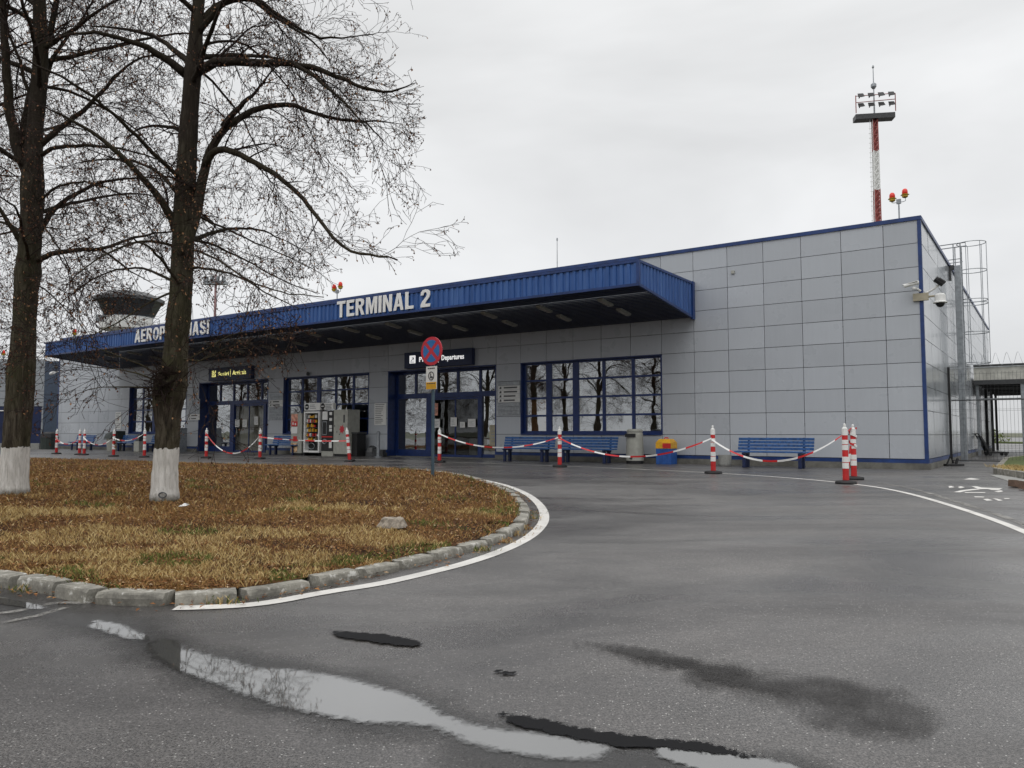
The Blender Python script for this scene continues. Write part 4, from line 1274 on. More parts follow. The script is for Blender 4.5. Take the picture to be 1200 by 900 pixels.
# apron kerb island seen through the fence
gi = MB(); c0 = G(1164, 519)
gi.prism([(c0.x - 1.4, c0.y - 6), (c0.x + 2.2, c0.y - 7), (c0.x + 2.4, c0.y + 3), (c0.x - 1.6, c0.y + 3)], 0, .12)
struct(gi.build('far_verge', M['grass_green']))
bu = MB()
for k in range(260):
    a = U(0, 2 * pi); r_ = abs(random.gauss(0, .75)); z_ = U(.1, 1.5) * max(.15, 1 - r_ / 2.2)
    leafq(bu, c0.x + cos(a) * r_, c0.y + sin(a) * r_ * 1.4, z_, U(.10, .18), 1.5)
tag(bu.build('shrub', M['green'], None), 'yellow green shrub on the apron seen through the wire mesh', 'shrub')

def trolley(label, loc, rz, s):
    t_ = thing('folding_trolley', label, 'trolley', loc, rz)
    b_ = MB(); b_.box(-.05, .95, -.22, .22, .12, .2); b_.build('platform', M['black'], t_, bevel=.01)
    b_ = MB()
    for yy in (-.18, .18): b_.tube([(.0, yy, .18), (-.42, yy, 1.0), (-.48, yy, 1.12)], .028, 6)
    for zz_, xx in ((.5, -.17), (.8, -.32), (1.12, -.48)): b_.tube([(xx, -.18, zz_), (xx, .18, zz_)], .022, 6)
    b_.prism_xz([(-.02, .25), (.10, .25), (-.32, 1.0), (-.40, 1.0)], -.16, .16)
    b_.build('handle', M['black'], t_)
    for xx in (.05, .8):
        for yy in (-.2, .2):
            b_ = MB(); b_.tube([(xx, yy - .03, .08), (xx, yy + .03, .08)], .08, 12); b_.build('wheel', M['black'], t_)
    t_.scale = (s, s, s)
pt = G(1157, 534)
trolley('black folding luggage trolley with slanted handle standing behind the mesh fence', (pt.x, pt.y, 0), -.1, .85)
lk = thing('ground_bracket', 'small black metal bracket lying at the foot of the fence post', 'bracket', G(1117, 546), .15)
b_ = MB(); b_.box(-.28, .3, -.1, .1, 0, .06); b_.build('foot', M['black'], lk, bevel=.01)
b_ = MB(); b_.tube([(-.2, 0, .06), (-.08, 0, .3), (.02, 0, .08)], .03, 6); b_.tube([(.1, 0, .06), (.16, 0, .22)], .04, 6); b_.build('clip', M['black'], lk)

# right verge
vg = MB()
vp_ = [G(1172, 555.5), G(1196, 559.5), G(1300, 580), G(1420, 590), G(1400, 545), G(1215, 536.5), G(1183, 541)]
vg.prism([(p.x, p.y) for p in vp_], 0, .14)
struct(vg.build('verge', M['grass_green']))
vk = MB(); r1 = offset_path([Vector((p.x, p.y, 0)) for p in (vp_[5], vp_[6], vp_[0], vp_[1], vp_[2], vp_[3])], -.07)
for a, b in zip(r1, r1[1:]):
    t = (b - a).normalized(); nn = Vector((-t.y, t.x, 0)) * .07
    L = (b - a).length; n_ = max(1, int(L / .8))
    for k in range(n_):
        p = a + t * (L * k / n_ + .01); q = a + t * (L * (k + 1) / n_ - .01)
        vk.prism([(p - nn).to_tuple()[:2], (q - nn).to_tuple()[:2], (q + nn).to_tuple()[:2], (p + nn).to_tuple()[:2]], 0, .145 + U(-.008, .008))
struct(vk.build('verge_kerb', M['concrete']))
vs2 = MB(); q_ = [G(1160, 557), G(1187, 566), G(1300, 592), G(1420, 600), G(1420, 590), G(1300, 581), G(1196, 561), G(1172, 557)]
vs2.prism([(p.x, p.y) for p in q_], 0, .012)
struct(vs2.build('paving_strip', M['pave']))
vr = MB()
for k in range(9):
    p = G(1192 + k * 13, 571 + k * 3.2)
    a = U(-.3, .3)
    vr.box(p.x - .12, p.x + .12, p.y - .08, p.y + .08, 0, .12 + U(-.02, .03), Matrix.Rotation(a, 3, 'Z') @ Matrix.Rotation(U(-.15, .15), 3, 'Y'))
M['rust'] = concrete_mat('reddish_kerb_stone', (0.16, 0.10, 0.07), 0.5, 5)
struct(vr.build('broken_kerb', M['rust']))
lf2 = MB()
for k in range(1500):
    f = R(); p = G(1172 + 40 * f, 556 + 7 * f)
    blade(lf2, p.x + U(.35, 1.3) * 1.0, p.y + U(.35, 1.4), .14, U(.03, .09), .006)
struct(lf2.build('verge_grass', M['dry']), 'stuff')

# ------------------------------------------------------------------ far things
FL = thing('floodlight_mast', 'tall red and white lattice mast with a floodlight platform and antenna', 'mast', at(1036, 507, 57))
FL.location.z = 0
b_ = MB(); s1_ = .22; zt = 24.6
bands = [(0, 0), (13.2, 0), (13.2001, 1), (18.6, 1), (18.6001, 0), (zt, 0)]
z = 0
while z < zt - .3:
    m_ = 1 if 18.9 < z < 22.2 else 0
    b_.cur = m_
    hw = .26 - .10 * z / zt; hw2 = .26 - .10 * (z + .6) / zt
    for a, b in ((-1, -1), (1, -1), (1, 1), (-1, 1)):
        b_.tube([(a * hw, b * hw, z), (a * hw2, b * hw2, z + .6)], .045, 4, False)
    for (a, b), (c, d) in (((-1, -1), (1, -1)), ((1, -1), (1, 1)), ((1, 1), (-1, 1)), ((-1, 1), (-1, -1))):
        b_.tube([(a * hw, b * hw, z), (c * hw2, d * hw2, z + .6)], .04, 4, False)
        b_.tube([(a * hw, b * hw, z), (c * hw, d * hw, z)], .03, 4, False)
    b_.box(-hw * .55, hw * .55, -.02, .02, z, z + .6)
    z += .6
b_.build('lattice', [M['mastred'], M['white']], FL)
b_ = MB()
for xx in (-.52, -.34): b_.tube([(xx, -.2, 2), (xx + .12, -.2, zt)], .02, 4)
for k in range(60): b_.box(-.5, -.3, -.21, -.19, 2 + k * .37, 2.04 + k * .37)
b_.build('ladder', M['white'], FL)
b_ = MB(); b_.box(-1.45, 1.35, -.4, .4, zt - .02, zt + .36); b_.build('platform', M['darkgrey'], FL)
b_ = MB()
for xx in (-1.45, 1.35):
    b_.tube([(xx, -.5, zt + .4), (xx, -.5, zt + 1.75)], .035, 5)
b_.tube([(-1.45, -.5, zt + 1.2), (1.35, -.5, zt + 1.3)], .03, 5); b_.tube([(-1.45, -.5, zt + 1.7), (1.35, -.5, zt + 1.75)], .03, 5)
b_.build('railing', M['mastred'], FL)
for k in range(4):
    for r_ in range(2):
        b_ = MB(); xx = -1.1 + k * .72; zz_ = zt + .95 + r_ * .75
        b_.add([(xx - .24, -.75, zz_ - .15), (xx + .24, -.75, zz_ - .15), (xx + .2, -.45, zz_ + .22), (xx - .2, -.45, zz_ + .22), (xx - .14, -.4, zz_ - .05), (xx + .14, -.4, zz_ - .05)],
               [(0, 1, 2, 3), (0, 3, 4), (1, 5, 2), (2, 5, 4, 3), (0, 4, 5, 1)])
        b_.tube([(xx, -.42, zz_ + .05), (xx, -.1, zz_)], .04, 5)
        b_.build('floodlight', M['black'], FL)
b_ = MB(); b_.tube([(0, 0, zt + .4), (0, 0, zt + 4.2)], [.06, .025], 6); b_.lathe([(.1, 0), (.2, .15), (.2, .35), (.1, .45)], 10, (0, 0, zt + 2.4)); b_.lathe([(.05, 0), (.09, .1), (.03, .25)], 8, (0, 0, zt + 4.0))
b_.build('antenna', M['steel'], FL)
FL.rotation_euler = (0, 0, -.15)

m2 = thing('distant_mast', 'distant pinkish mast rising behind the canopy between the tree branches', 'mast', (at(248.5, 507, 150).x, 150, 0))
b_ = MB(); b_.tube([(0, 0, 0), (0, 0, 32)], [.4, .22], 6); b_.build('shaft', M['mastpale'], m2)
b_ = MB(); b_.box(-2.2, 2.2, -.6, .6, 30, 30.6); 
for k in range(4): b_.box(-2 + k * 1.15, -1.4 + k * 1.15, -.8, -.3, 30.6, 31.5)
b_.build('platform', M['far_wall'], m2)

tx = at(147, 507, 150).x
ct_ = thing('control_tower', 'airport control tower with dark flared glass cab seen through the branches', 'tower', (tx, 150, 0))
b_ = MB(); b_.lathe([(3.3, 0), (3.1, 20.6)], 12); b_.build('shaft', M['duct'], ct_)
b_ = MB(); b_.lathe([(3.2, 20.61), (5.2, 21.0), (5.4, 22.2), (4.4, 22.3), (4.4, 23.4)], 12); b_.build('gallery', M['white'], ct_)
b_ = MB(); b_.lathe([(4.5, 23.41), (6.0, 26.4)], 12)
M['cab'] = plain('cab_glass', (0.03, 0.035, 0.04), 0.15, var=.3, scale=1)
b_.build('cab_glazing', M['cab'], ct_)
b_ = MB(); b_.lathe([(6.4, 26.41), (6.4, 27.0), (4.0, 28.2), (1.0, 28.5)], 12); b_.build('roof', M['darkgrey'], ct_)
b_ = MB()
for a in range(12):
    q = 2 * pi * (a + .5) / 12
    b_.tube([(5.5 * cos(q), 5.5 * sin(q), 22.2), (5.5 * cos(q), 5.5 * sin(q), 23.2)], .06, 4)
b_.tube([(5.5 * cos(q), 5.5 * sin(q), 23.2) for q in [2 * pi * k / 24 for k in range(25)]], .06, 4)
b_.box(-6.3, -3.2, -.4, .4, 22.6, 22.9); b_.box(-6.2, -5.2, -.6, .6, 22.9, 24.0)
b_.build('railing', M['steel'], ct_)
b_ = MB(); b_.tube([(0, 0, 28.4), (0, 0, 31.5)], [.08, .03], 5); b_.build('antenna', M['steel'], ct_)

# building and fence on the left
lb = thing('annex_building', 'lower grey panelled building with a dark blue corner behind the navy fence', 'building', (at(0, 507, 62).x, 62, 0))
b_ = MB(); xl, xr = -22.0, at(50, 507, 62).x - at(0, 507, 62).x
cols_ = [xr - 1.25 * k for k in range(22)]
for k in range(21):
    for q in range(11):
        b_.box(cols_[k + 1] + .02, cols_[k] - .02, 0, .05, q * .62 + .02, q * .62 + .6)
wl_ = b_.build('wall', M['far_wall'], lb)
b_ = MB(); b_.box(cols_[-1], xr, .051, 12, 0, 6.8); b_.build('wall_backing', M['darkgrey'], wl_)
b_ = MB(); b_.box(xr, xr + 1.6, -.03, 12, 0, 6.75); b_.build('corner_block', M['annexblue'], lb)
b_ = MB(); b_.box(cols_[-1], xr, -.04, .2, 6.83, 6.9); b_.build('roof_edge_trim', M['steel'], lb)
b_ = MB(); b_.box(-3.0, -2.2, -.02, .06, 4.2, 4.9); b_.build('window', M['black'], lb)
p_ = at(4, 421, 64); beacon('red warning light on the roof of the annex at the left picture edge', (p_.x, p_.y, 6.5), .8, False, 1.0)
nf = thing('navy_fence', 'tall navy sheet fence with angled barbed wire arms left of the terminal', 'fence', (-29.0, 47.6, 0))
b_ = MB(); xk = 0
while xk > -26:
    b_.box(xk - .29, xk, -.02, .0 if int(xk / .3) % 2 else .02, .35, 2.5); xk -= .3
b_.build('sheet_panel', M['navy'], nf)
b_ = MB(); b_.box(-26, 0, -.03, .05, 2.505, 2.6); b_.box(-26, 0, -.05, -.025, 1.3, 1.38); b_.build('rail', M['navy'], nf)
for k in range(9):
    xx = -.8 - 3 * k
    b_ = MB(); b_.box(xx - .06, xx + .06, -.1, -.031, 0, 2.7); b_.tube([(xx, -.06, 2.6), (xx - .5, -.06, 3.05)], .04, 5); b_.tube([(xx, -.06, 2.6), (xx + .5, -.06, 3.05)], .04, 5)
    b_.build('fence_post', M['black'], nf)
b_ = MB(); b_.box(-26, 0, -.12, .12, 0, .34); b_.build('footing', M['pave'], nf)
b_ = MB(); b_.box(-2.2, -2.05, -.06, -.051, 1.4, 1.65); b_.build('label_plate', M['paper'], nf)
b_ = MB(); b_.tube([(-26, -.1, 2.42), (-13, -.1, 2.25), (-1.4, -.1, 2.35)], .035, 5); b_.build('cable', M['white'], nf)

# ------------------------------------------------------------------ benches
def bench():
    t_ = thing('park_bench', '', 'bench', (0, 0, 0), 0, 'blue slatted benches along the terminal wall')
    L = 1.09
    b_ = MB()
    for k in range(4):
        y = -.42 + k * .115; z = .43 + .004 * k
        b_.box(-L, L, y, y + .09, z, z + .035)
    b_.build('seat', M['bench_blue'], t_, bevel=.006)
    b_ = MB()
    for k in range(4):
        z = .50 + k * .092; y = .03 + (z - .5) * .28
        b_.box(-L + .02, L - .02, y, y + .03, z, z + .078)
    b_.build('backrest', M['bench_blue'], t_, bevel=.006)
    for xx in (-.78, .78):
        b_ = MB()
        b_.box(xx - .035, xx + .035, -.42, .05, .385, .428)
        for y0, y1 in ((-.36, -.28), (-.06, .05)):
            b_.box(xx - .045, xx + .045, y0, y1, 0, .384)
        b_.add([(xx - .03, .065, .36), (xx + .03, .065, .36), (xx + .03, .115, .36), (xx - .03, .115, .36), (xx - .03, .15, .86), (xx + .03, .15, .86), (xx + .03, .19, .86), (xx - .03, .19, .86)],
               [(3, 2, 1, 0), (4, 5, 6, 7), (0, 1, 5, 4), (1, 2, 6, 5), (2, 3, 7, 6), (3, 0, 4, 7)])
        b_.build('leg', M['navy'], t_, bevel=.005)
    return t_
BN = bench()
first = True
for s, t, lab in ((3.75, -1.15, 'blue slatted bench at the right under plain grey panels'),
                  (9.95, -.95, 'blue slatted bench left of the pale round litter bin'),
                  (12.35, -.95, 'blue slatted bench under the left part of the rightmost window'),
                  (25.55, -.75, 'blue slatted bench left of the vending machines'),
                  (35.3, -.95, 'blue slatted bench directly left of the white footed tree trunk'),
                  (38.2, -.95, 'blue slatted bench between the dark bin and the small grey bin'),
                  (43.3, -.95, 'leftmost blue slatted bench near the far corner of the terminal')):
    if first:
        BN.location = Wp(s, t); BN.rotation_euler = (0, 0, RZ); BN['label'] = lab; first = False
    else:
        dup(BN, Wp(s, t), RZ, lab)

# ------------------------------------------------------------------ bins
p_ = Wp(8.33, -.75)
bi = thing('litter_bin', 'pale grey round litter bin with dark slot right of the bench', 'bin', p_, RZ)
b_ = MB(); b_.lathe([(.27, .0), (.28, .10)], 22); b_.build('base', M['black'], bi)
b_ = MB(); b_.lathe([(.285, .101), (.28, .5), (.262, .95), (.25, 1.0), (.24, 1.02)], 22); b_.build('body', M['bin_grey'], bi, smooth=False)
b_ = MB(); b_.lathe([(.262, 1.021), (.27, 1.06), (.22, 1.11), (.05, 1.12)], 22); b_.build('lid', M['bin_grey'], bi)
b_ = MB(); b_.box(-.2, .14, -.30, -.2, .86, .97); b_.build('slot', M['black'], bi)
b_ = MB(); b_.tube([(0, -.3, .2), (0, -.27, .2)], .055, 12); b_.build('lock', M['darkgrey'], bi)
bi = thing('recycling_bin', 'square blue recycling bin with yellow and red top', 'bin', Wp(7.3, -.6), RZ); bi.scale = (.86, .86, .95)
b_ = MB(); b_.prism([(-.29, -.29), (.29, -.29), (.29, .29), (-.29, .29)], .0, .52)
for k in range(6): b_.box(-.26 + k * .09, -.22 + k * .09, -.305, -.291, .04, .48)
b_.build('body', M['bin_blue'], bi, bevel=.015)
b_ = MB(); b_.box(-.3, .3, -.3, .3, .521, .72); b_.add([(-.3, -.3, .721), (.3, -.3, .721), (.3, .3, .721), (-.3, .3, .721), (-.2, -.2, .84), (.2, -.2, .84), (.2, .2, .84), (-.2, .2, .84)], [(0, 1, 5, 4), (1, 2, 6, 5), (2, 3, 7, 6), (3, 0, 4, 7), (4, 5, 6, 7), (3, 2, 1, 0)]); b_.build('lid', M['yellow'], bi, bevel=.01)
b_ = MB(); b_.box(-.02, .303, -.31, -.301, .54, .70); b_.build('red_panel', M['red'], bi)
b_ = MB(); b_.tube([(-.08, 0, .84), (-.06, 0, .88), (.06, 0, .88), (.08, 0, .84)], .02, 6); b_.build('handle', M['red'], bi)
bi = thing('concrete_bin', 'low pale concrete tub behind the striped post left of the right bench', 'bin', Wp(5.35, -.75), RZ)
b_ = MB(); b_.lathe([(.17, 0), (.19, .05), (.2, .33), (.17, .33), (.16, .25)], 18); b_.build('body', M['pave'], bi)
bi = thing('litter_bin', 'dark green bin with slanted lid between the left benches', 'bin', Wp(39.9, -1.0), RZ)
b_ = MB(); b_.lathe([(.36, .0), (.40, .6), (.40, .66)], 14); b_.build('body', M['bin_grey'], bi)
b_ = MB(); b_.add([(-.42, -.4, .66), (.42, -.4, .66), (.42, .4, .66), (-.42, .4, .66), (-.38, -.3, .95), (.42, -.3, 1.1), (.42, .38, 1.1), (-.38, .38, .95)], [(3, 2, 1, 0), (4, 5, 6, 7), (0, 1, 5, 4), (1, 2, 6, 5), (2, 3, 7, 6), (3, 0, 4, 7)]); b_.build('lid', M['darkgreen'], bi, bevel=.02)
bi = thing('litter_bin', 'small grey bin with dark flap beside the bench left of the trunk', 'bin', Wp(36.6, -1.4), RZ)
b_ = MB(); b_.box(-.25, .25, -.2, .2, 0, .55); b_.build('body', M['bin_grey'], bi, bevel=.02)
b_ = MB(); b_.add([(-.1, -.2, .551), (.25, -.2, .551), (.25, .2, .551), (-.1, .2, .551), (.1, -.15, .95), (.25, -.15, .95), (.25, .15, .95), (.1, .15, .95)], [(3, 2, 1, 0), (4, 5, 6, 7), (0, 1, 5, 4), (1, 2, 6, 5), (2, 3, 7, 6), (3, 0, 4, 7)]); b_.build('flap', M['darkgrey'], bi)
bi = thing('litter_bin', 'dark lidded bin at the far left corner of the terminal', 'bin', Wp(47.0, -1.2), RZ)
b_ = MB(); b_.lathe([(.45, 0), (.5, .7)], 12); b_.build('body', M['darkgreen'], bi)
b_ = MB(); b_.lathe([(.52, .701), (.45, .95), (.2, 1.05)], 12); b_.build('lid', M['black'], bi)
bi = thing('ashtray_post', 'slim steel ashtray post left of the departures entrance', 'ashtray', G(443, 536), RZ)
b_ = MB(); b_.lathe([(.17, 0), (.17, .03), (.05, .05)], 16); b_.build('base', M['steel'], bi)
b_ = MB(); b_.tube([(0, 0, .05), (0, 0, .94)], .065, 12); b_.build('column', M['steel'], bi)
b_ = MB(); b_.lathe([(.07, .941), (.085, .96), (.085, 1.02), (.04, 1.05)], 14); b_.build('cap', M['steel'], bi)
bi = thing('dark_litter_bin', 'black bin right of the vending machines', 'bin', Wp(21.3, -.55), RZ)
b_ = MB(); b_.prism([(-.3, -.25), (.25, -.25), (.28, .25), (-.3, .25)], 0, .95); b_.build('body', M['black'], bi, bevel=.02)
b_ = MB(); b_.box(-.33, .3, -.28, .28, .951, 1.02); b_.build('lid', M['darkgrey'], bi, bevel=.01)
bi = thing('grey_sack', 'dark grey covered heater against the wall near the ashtray post', 'heater', Wp(20.6, -.35), RZ)
b_ = MB(); b_.lathe([(.28, 0), (.27, .2), (.2, .38), (.06, .46)], 12); b_.build('body', M['darkgrey'], bi)
b_ = MB(); b_.box(.22, .7, -.1, .1, 0, .3); b_.build('box', M['darkgrey'], bi, bevel=.01)
ab = thing('advert_stand', 'tall white panel with red print beside the bench below the left window', 'stand', Wp(34.25, -.5), RZ)
b_ = MB(); b_.box(-.02, .02, -.3, .3, 0, 1.25); b_.build('panel', M['steel'], ab)
b_ = MB(); b_.box(-.1, .1, -.3, .3, -.0, .02); b_.build('foot', M['steel'], ab)

# ------------------------------------------------------------------ vending machines
VT = -.75
vm_ = thing('coffee_machine', 'narrow pale vending machine with red photo front, leftmost of the row', 'vending machine', Wp(24.95, VT), RZ)
b_ = MB(); b_.box(0, .72, -.3, .45, .1, 1.86); b_.build('cabinet', M['bin_grey'], vm_, bevel=.012)
b_ = MB(); b_.box(.03, .69, -.26, .4, 0, .099); b_.build('plinth', M['black'], vm_)
b_ = MB(); b_.box(.03, .45, -.312, -.301, 1.32, 1.82); b_.build('picture_panel', M['pinkprint'], vm_)
b_ = MB(); b_.box(.05, .45, -.314, -.3125, 1.28, 1.50); b_.cur = 1; b_.box(.12, .2, -.316, -.3145, 1.35, 1.45); b_.box(.28, .36, -.316, -.3145, 1.33, 1.42); b_.build('red_band', [M['red'], M['paper']], vm_)
b_ = MB(); b_.box(.05, .44, -.313, -.301, .96, 1.25); b_.build('button_field', M['paper'], vm_)
b_ = MB(); b_.box(.18, .42, -.313, -.301, .62, .84); b_.build('dispenser_niche', M['red'], vm_)
b_ = MB(); b_.box(.03, .45, -.313, -.301, .14, .54); b_.build('cup_picture', M['poster_warm'], vm_)
vm_ = thing('snack_machine', 'black snack vending machine with white frame and glass front', 'vending machine', Wp(24.05, VT), RZ)
b_ = MB(); b_.box(-.12, -.001, -.28, .5, 0, 1.95); b_.box(0, .98, -.1, .5, .08, 1.92); b_.build('cabinet', M['black'], vm_)
b_ = MB(); X1 = 1.0
b_.box(.0, .07, -.34, -.101, .14, 1.92); b_.box(X1 - .07, X1, -.34, -.101, .14, 1.92); b_.box(.07, X1 - .07, -.34, -.101, .14, .22); b_.box(.07, X1 - .07, -.34, -.101, 1.84, 1.92); b_.build('door_frame', M['white'], vm_, bevel=.008)
b_ = MB()
for k in range(6): b_.box(.1, .8, -.3, -.11, .62 + k * .2, .635 + k * .2)
b_.build('shelf_stack', M['darkgrey'], vm_)
b_ = MB()
for k in range(6):
    for q in range(7):
        if R() < .2: continue
        b_.cur = random.choice((0, 0, 1, 2, 3)); h_ = U(.07, .15)
        b_.box(.14 + q * .09, .20 + q * .09, -.28, -.2, .64 + k * .2, .64 + k * .2 + h_)
b_.build('packets', [M['yellow'], M['paper'], M['snack'], M['red']], vm_)
b_ = MB(); b_.tube([(.48 + .2 * cos(a), -.31, .42 + .13 * sin(a)) for a in [2 * pi * k / 24 for k in range(25)]], .012, 5, False); b_.build('retrieval_flap', M['steel'], vm_)
b_ = MB(); b_.box(.85, .9, -.325, -.30, .5, 1.0); b_.cur = 1; b_.box(.84, .92, -.33, -.3255, .85, .93); b_.build('keypad', [M['darkgrey'], M['paper']], vm_)
b_ = MB()
for k in range(5): b_.box(.10, .14, -.32, -.305, .66 + k * .27, .70 + k * .27)
b_.build('price_tags', M['paper'], vm_)
vm_ = thing('hot_drink_machine', 'black hot drink machine with picture window right of the snack machine', 'vending machine', Wp(22.95, VT), RZ)
b_ = MB(); b_.box(0, .72, -.3, .45, .22, 1.94); b_.build('cabinet', M['black'], vm_, bevel=.01)
b_ = MB(); b_.box(.0, .72, -.28, .4, 0, .219); b_.build('plinth', M['bin_grey'], vm_)
b_ = MB(); b_.box(.06, .38, -.312, -.301, 1.55, 1.9); b_.build('cup_picture', M['paper'], vm_)
b_ = MB(); b_.box(.06, .34, -.312, -.301, .9, 1.48); b_.cur = 1; b_.box(.09, .31, -.315, -.3125, .93, 1.45); b_.build('display', [M['steel'], M['black']], vm_)
b_ = MB(); b_.box(.02, .70, -.313, -.301, .80, .85); b_.build('red_stripe', M['red'], vm_)
b_ = MB(); b_.tube([(.22 + .13 * cos(a), -.31, .62 + .09 * sin(a)) for a in [2 * pi * k / 20 for k in range(21)]], .02, 5, False); b_.build('cup_outlet', M['steel'], vm_)
b_ = MB()
for z in (.35, 1.05, 1.2, 1.5, 1.75): b_.box(.5, .66, -.314, -.301, z, z + (.25 if z < 1 else .12))
b_.build('stickers', M['paper'], vm_)
vm_ = thing('ticket_machine', 'light grey machine with a dark red emblem, rightmost of the vending row', 'vending machine', Wp(22.2, VT), RZ)
b_ = MB(); b_.box(0, .85, -.3, .4, .1, 1.97); b_.build('cabinet', M['bin_grey'], vm_, bevel=.012)
b_ = MB(); b_.box(.03, .82, -.26, .36, 0, .099); b_.build('plinth', M['black'], vm_)
b_ = MB()
b_.prism_xz([(.52 + (.17 if k % 2 else .11) * cos(2 * pi * k / 14), 1.14 + (.19 if k % 2 else .12) * sin(2 * pi * k / 14)) for k in range(14)], -.306, -.301); b_.build('emblem', M['signred'], vm_)
b_ = MB(); b_.box(.6, .69, -.308, -.301, 1.42, 1.75); b_.box(.05, .1, -.306, -.301, 1.25, 1.32); b_.box(.2, .24, -.306, -.301, 1.0, 1.08); b_.box(.35, .39, -.306, -.301, .9, .95); b_.build('slots', M['darkgrey'], vm_)
hd = thing('vending_header', 'white header board with two round black logos on top of the vending machines', 'sign', Wp(24.0, VT, 1.96), RZ)
b_ = MB(); b_.box(0, 1.0, -.36, -.2, 0, .32); b_.box(1.02, 1.82, -.34, -.2, .04, .30); b_.build('board', M['paper'], hd)
b_ = MB(); b_.tube([(.17, -.37, .16), (.17, -.36, .16)], .13, 20); b_.tube([(1.16, -.352, .17), (1.16, -.341, .17)], .13, 20); b_.build('logo_disc', M['black'], hd)
b_ = MB()
for x0 in (.35, 1.34):
    for k in range(3): b_.box(x0, x0 + U(.3, .42), -.363, -.3605 if x0 < 1 else -.341, .08 + k * .07, .11 + k * .07)
b_.build('printed_lines', M['steel'], hd)
b_ = MB(); b_.box(.08, .26, -.374, -.3705, .14, .18); b_.box(1.07, 1.25, -.356, -.3525, .15, .19); b_.build('logo_lettering', M['paper'], hd)

# ------------------------------------------------------------------ delineator posts and tape
def delineator():
    t_ = thing('delineator_post', '', 'barrier post', (0, 0, 0), 0, 'red and white barrier posts')
    b_ = MB(); b_.lathe([(.21, 0), (.215, .03), (.20, .055), (.07, .075), (.06, .075)], 8); b_.build('base', M['black'], t_)
    b_ = MB(); bands = [(.076, .30, 0), (.30, .41, 1), (.41, .425, 0), (.425, .53, 1), (.53, .66, 0), (.66, .76, 1), (.76, .775, 0), (.775, .86, 1), (.86, .95, 0), (.95, 1.08, 1)]
    r0 = .062
    for z0, z1, m_ in bands:
        b_.cur = m_; ra = r0 - .008 * z0; rb_ = r0 - .008 * z1 + (.004 if m_ else 0)
        b_.lathe([(ra + (.004 if m_ else 0), z0), (rb_, z1)], 16)
    b_.cur = 1; b_.lathe([(.05, 1.08), (.04, 1.10), (.022, 1.11), (.026, 1.14), (.022, 1.17), (.008, 1.18)], 14)
    b_.build('tube', [M['red'], M['white']], t_)
    return t_
DP = delineator()
posts = [((66, 532), 'leftmost striped post standing at the far corner of the terminal'),
         ((93, 533), 'left one of two striped posts close together at the left bench'),
         ((98.5, 533.3), 'right one of two striped posts close together at the left bench'),
         ((133, 535), 'striped post in front of the dark slanted bin'),
         ((169, 536), 'striped post just left of the white footed tree trunk'),
         ((241.5, 537), 'striped post in front of the left side of the arrivals doors'),
         ((304.5, 538), 'striped post in front of the right side of the arrivals doors'),
         ((410, 541), 'leaning striped post in front of the vending machines'),
         ((515, 542), 'striped post beside the no stopping sign pole'),
         ((656, 547.5), 'striped post left of the bench and pale round bin'),
         ((836, 555), 'striped post left of the rightmost bench'),
         ((991.5, 567), 'front striped post of the pair at the right end of the tape'),
         ((1001, 562), 'rear striped post of the pair at the right end of the tape')]
PP = []
for k, (px, lab) in enumerate(posts):
    g_ = G(*px); PP.append(g_)
    if k == 0:
        DP.location = g_; DP['label'] = lab
    else:
        d_ = dup(DP, g_, U(0, .6), lab)
        if k == 7: d_.rotation_euler = (0, radians(-6), .2)
def tape(a, b, za, zb, sag, lab, twist=0):
    n = 28; mb = MB(); A = PP[a] + Vector((0, 0, za)); B = PP[b] + Vector((0, 0, zb))
    L = (B - A).length; dirn = (B - A).normalized(); sid = Vector((-dirn.y, dirn.x, 0)).normalized()
    A = A - sid * .065; B = B - sid * .065
    ns = max(10, int(L / .12)); acc = 0
    for k in range(ns):
        f0, f1 = k / ns, (k + 1) / ns
        P = []
        for f in (f0, f1):
            c = A.lerp(B, f) - Vector((0, 0, sag * 4 * f * (1 - f)))
            a_ = .25 + .45 * sin(f * 7 + twist)
            up_ = Vector((0, 0, 1)) * cos(a_) + sid * sin(a_)
            P.append((c, up_))
        mb.cur = int(L * f0 / .42 + twist) % 2
        w2 = .022
        c0, u0 = P[0]; c1, u1 = P[1]; th_ = sid * .0012
        mb.add([c0 - u0 * w2, c1 - u1 * w2, c1 + u1 * w2, c0 + u0 * w2, c0 - u0 * w2 + th_, c1 - u1 * w2 + th_, c1 + u1 * w2 + th_, c0 + u0 * w2 + th_], [(0, 1, 2, 3), (7, 6, 5, 4)])
    base = PP[a]
    mb.v = [(v[0] - base.x, v[1] - base.y, v[2]) for v in mb.v]
    tag(mb.build('barrier_tape', [M['red'], M['white']], None, (base.x, base.y, 0)), lab, 'tape', 'red and white tape spans')
tape(0, 1, .75, .7, .25, 'leftmost tape span between the far corner post and the twin posts')
tape(2, 3, .8, .75, .3, 'tape span between the twin left posts and the dark bin post', 1)
tape(3, 4, .8, .95, .2, 'tape span between the two posts left of the white footed trunk', 1)
tape(5, 6, 1.0, .85, .72, 'deeply sagging tape span across the arrivals doors')
tape(6, 7, .84, .72, .06, 'nearly straight tape span in front of the vending machines', 2)
tape(8, 9, .98, .86, .38, 'sagging tape span from the no stopping sign to the middle post', 1)
tape(9, 10, .86, .86, .50, 'tape span in front of the pale and the blue bin')
tape(10, 12, .84, 1.1, .62, 'tape span sagging in front of the rightmost bench', 1)
w_ = MB()
for k in range(14):
    a = k * .9
    q0 = PP[12] + Vector((.085 * cos(a), .085 * sin(a), 1.12 - k * .03)); q1 = PP[12] + Vector((.085 * cos(a + .9), .085 * sin(a + .9), 1.09 - k * .03))
    w_.cur = (k // 4) % 2
    w_.quad(q0, q1, q1 + Vector((0, 0, -.045)), q0 + Vector((0, 0, -.045)))
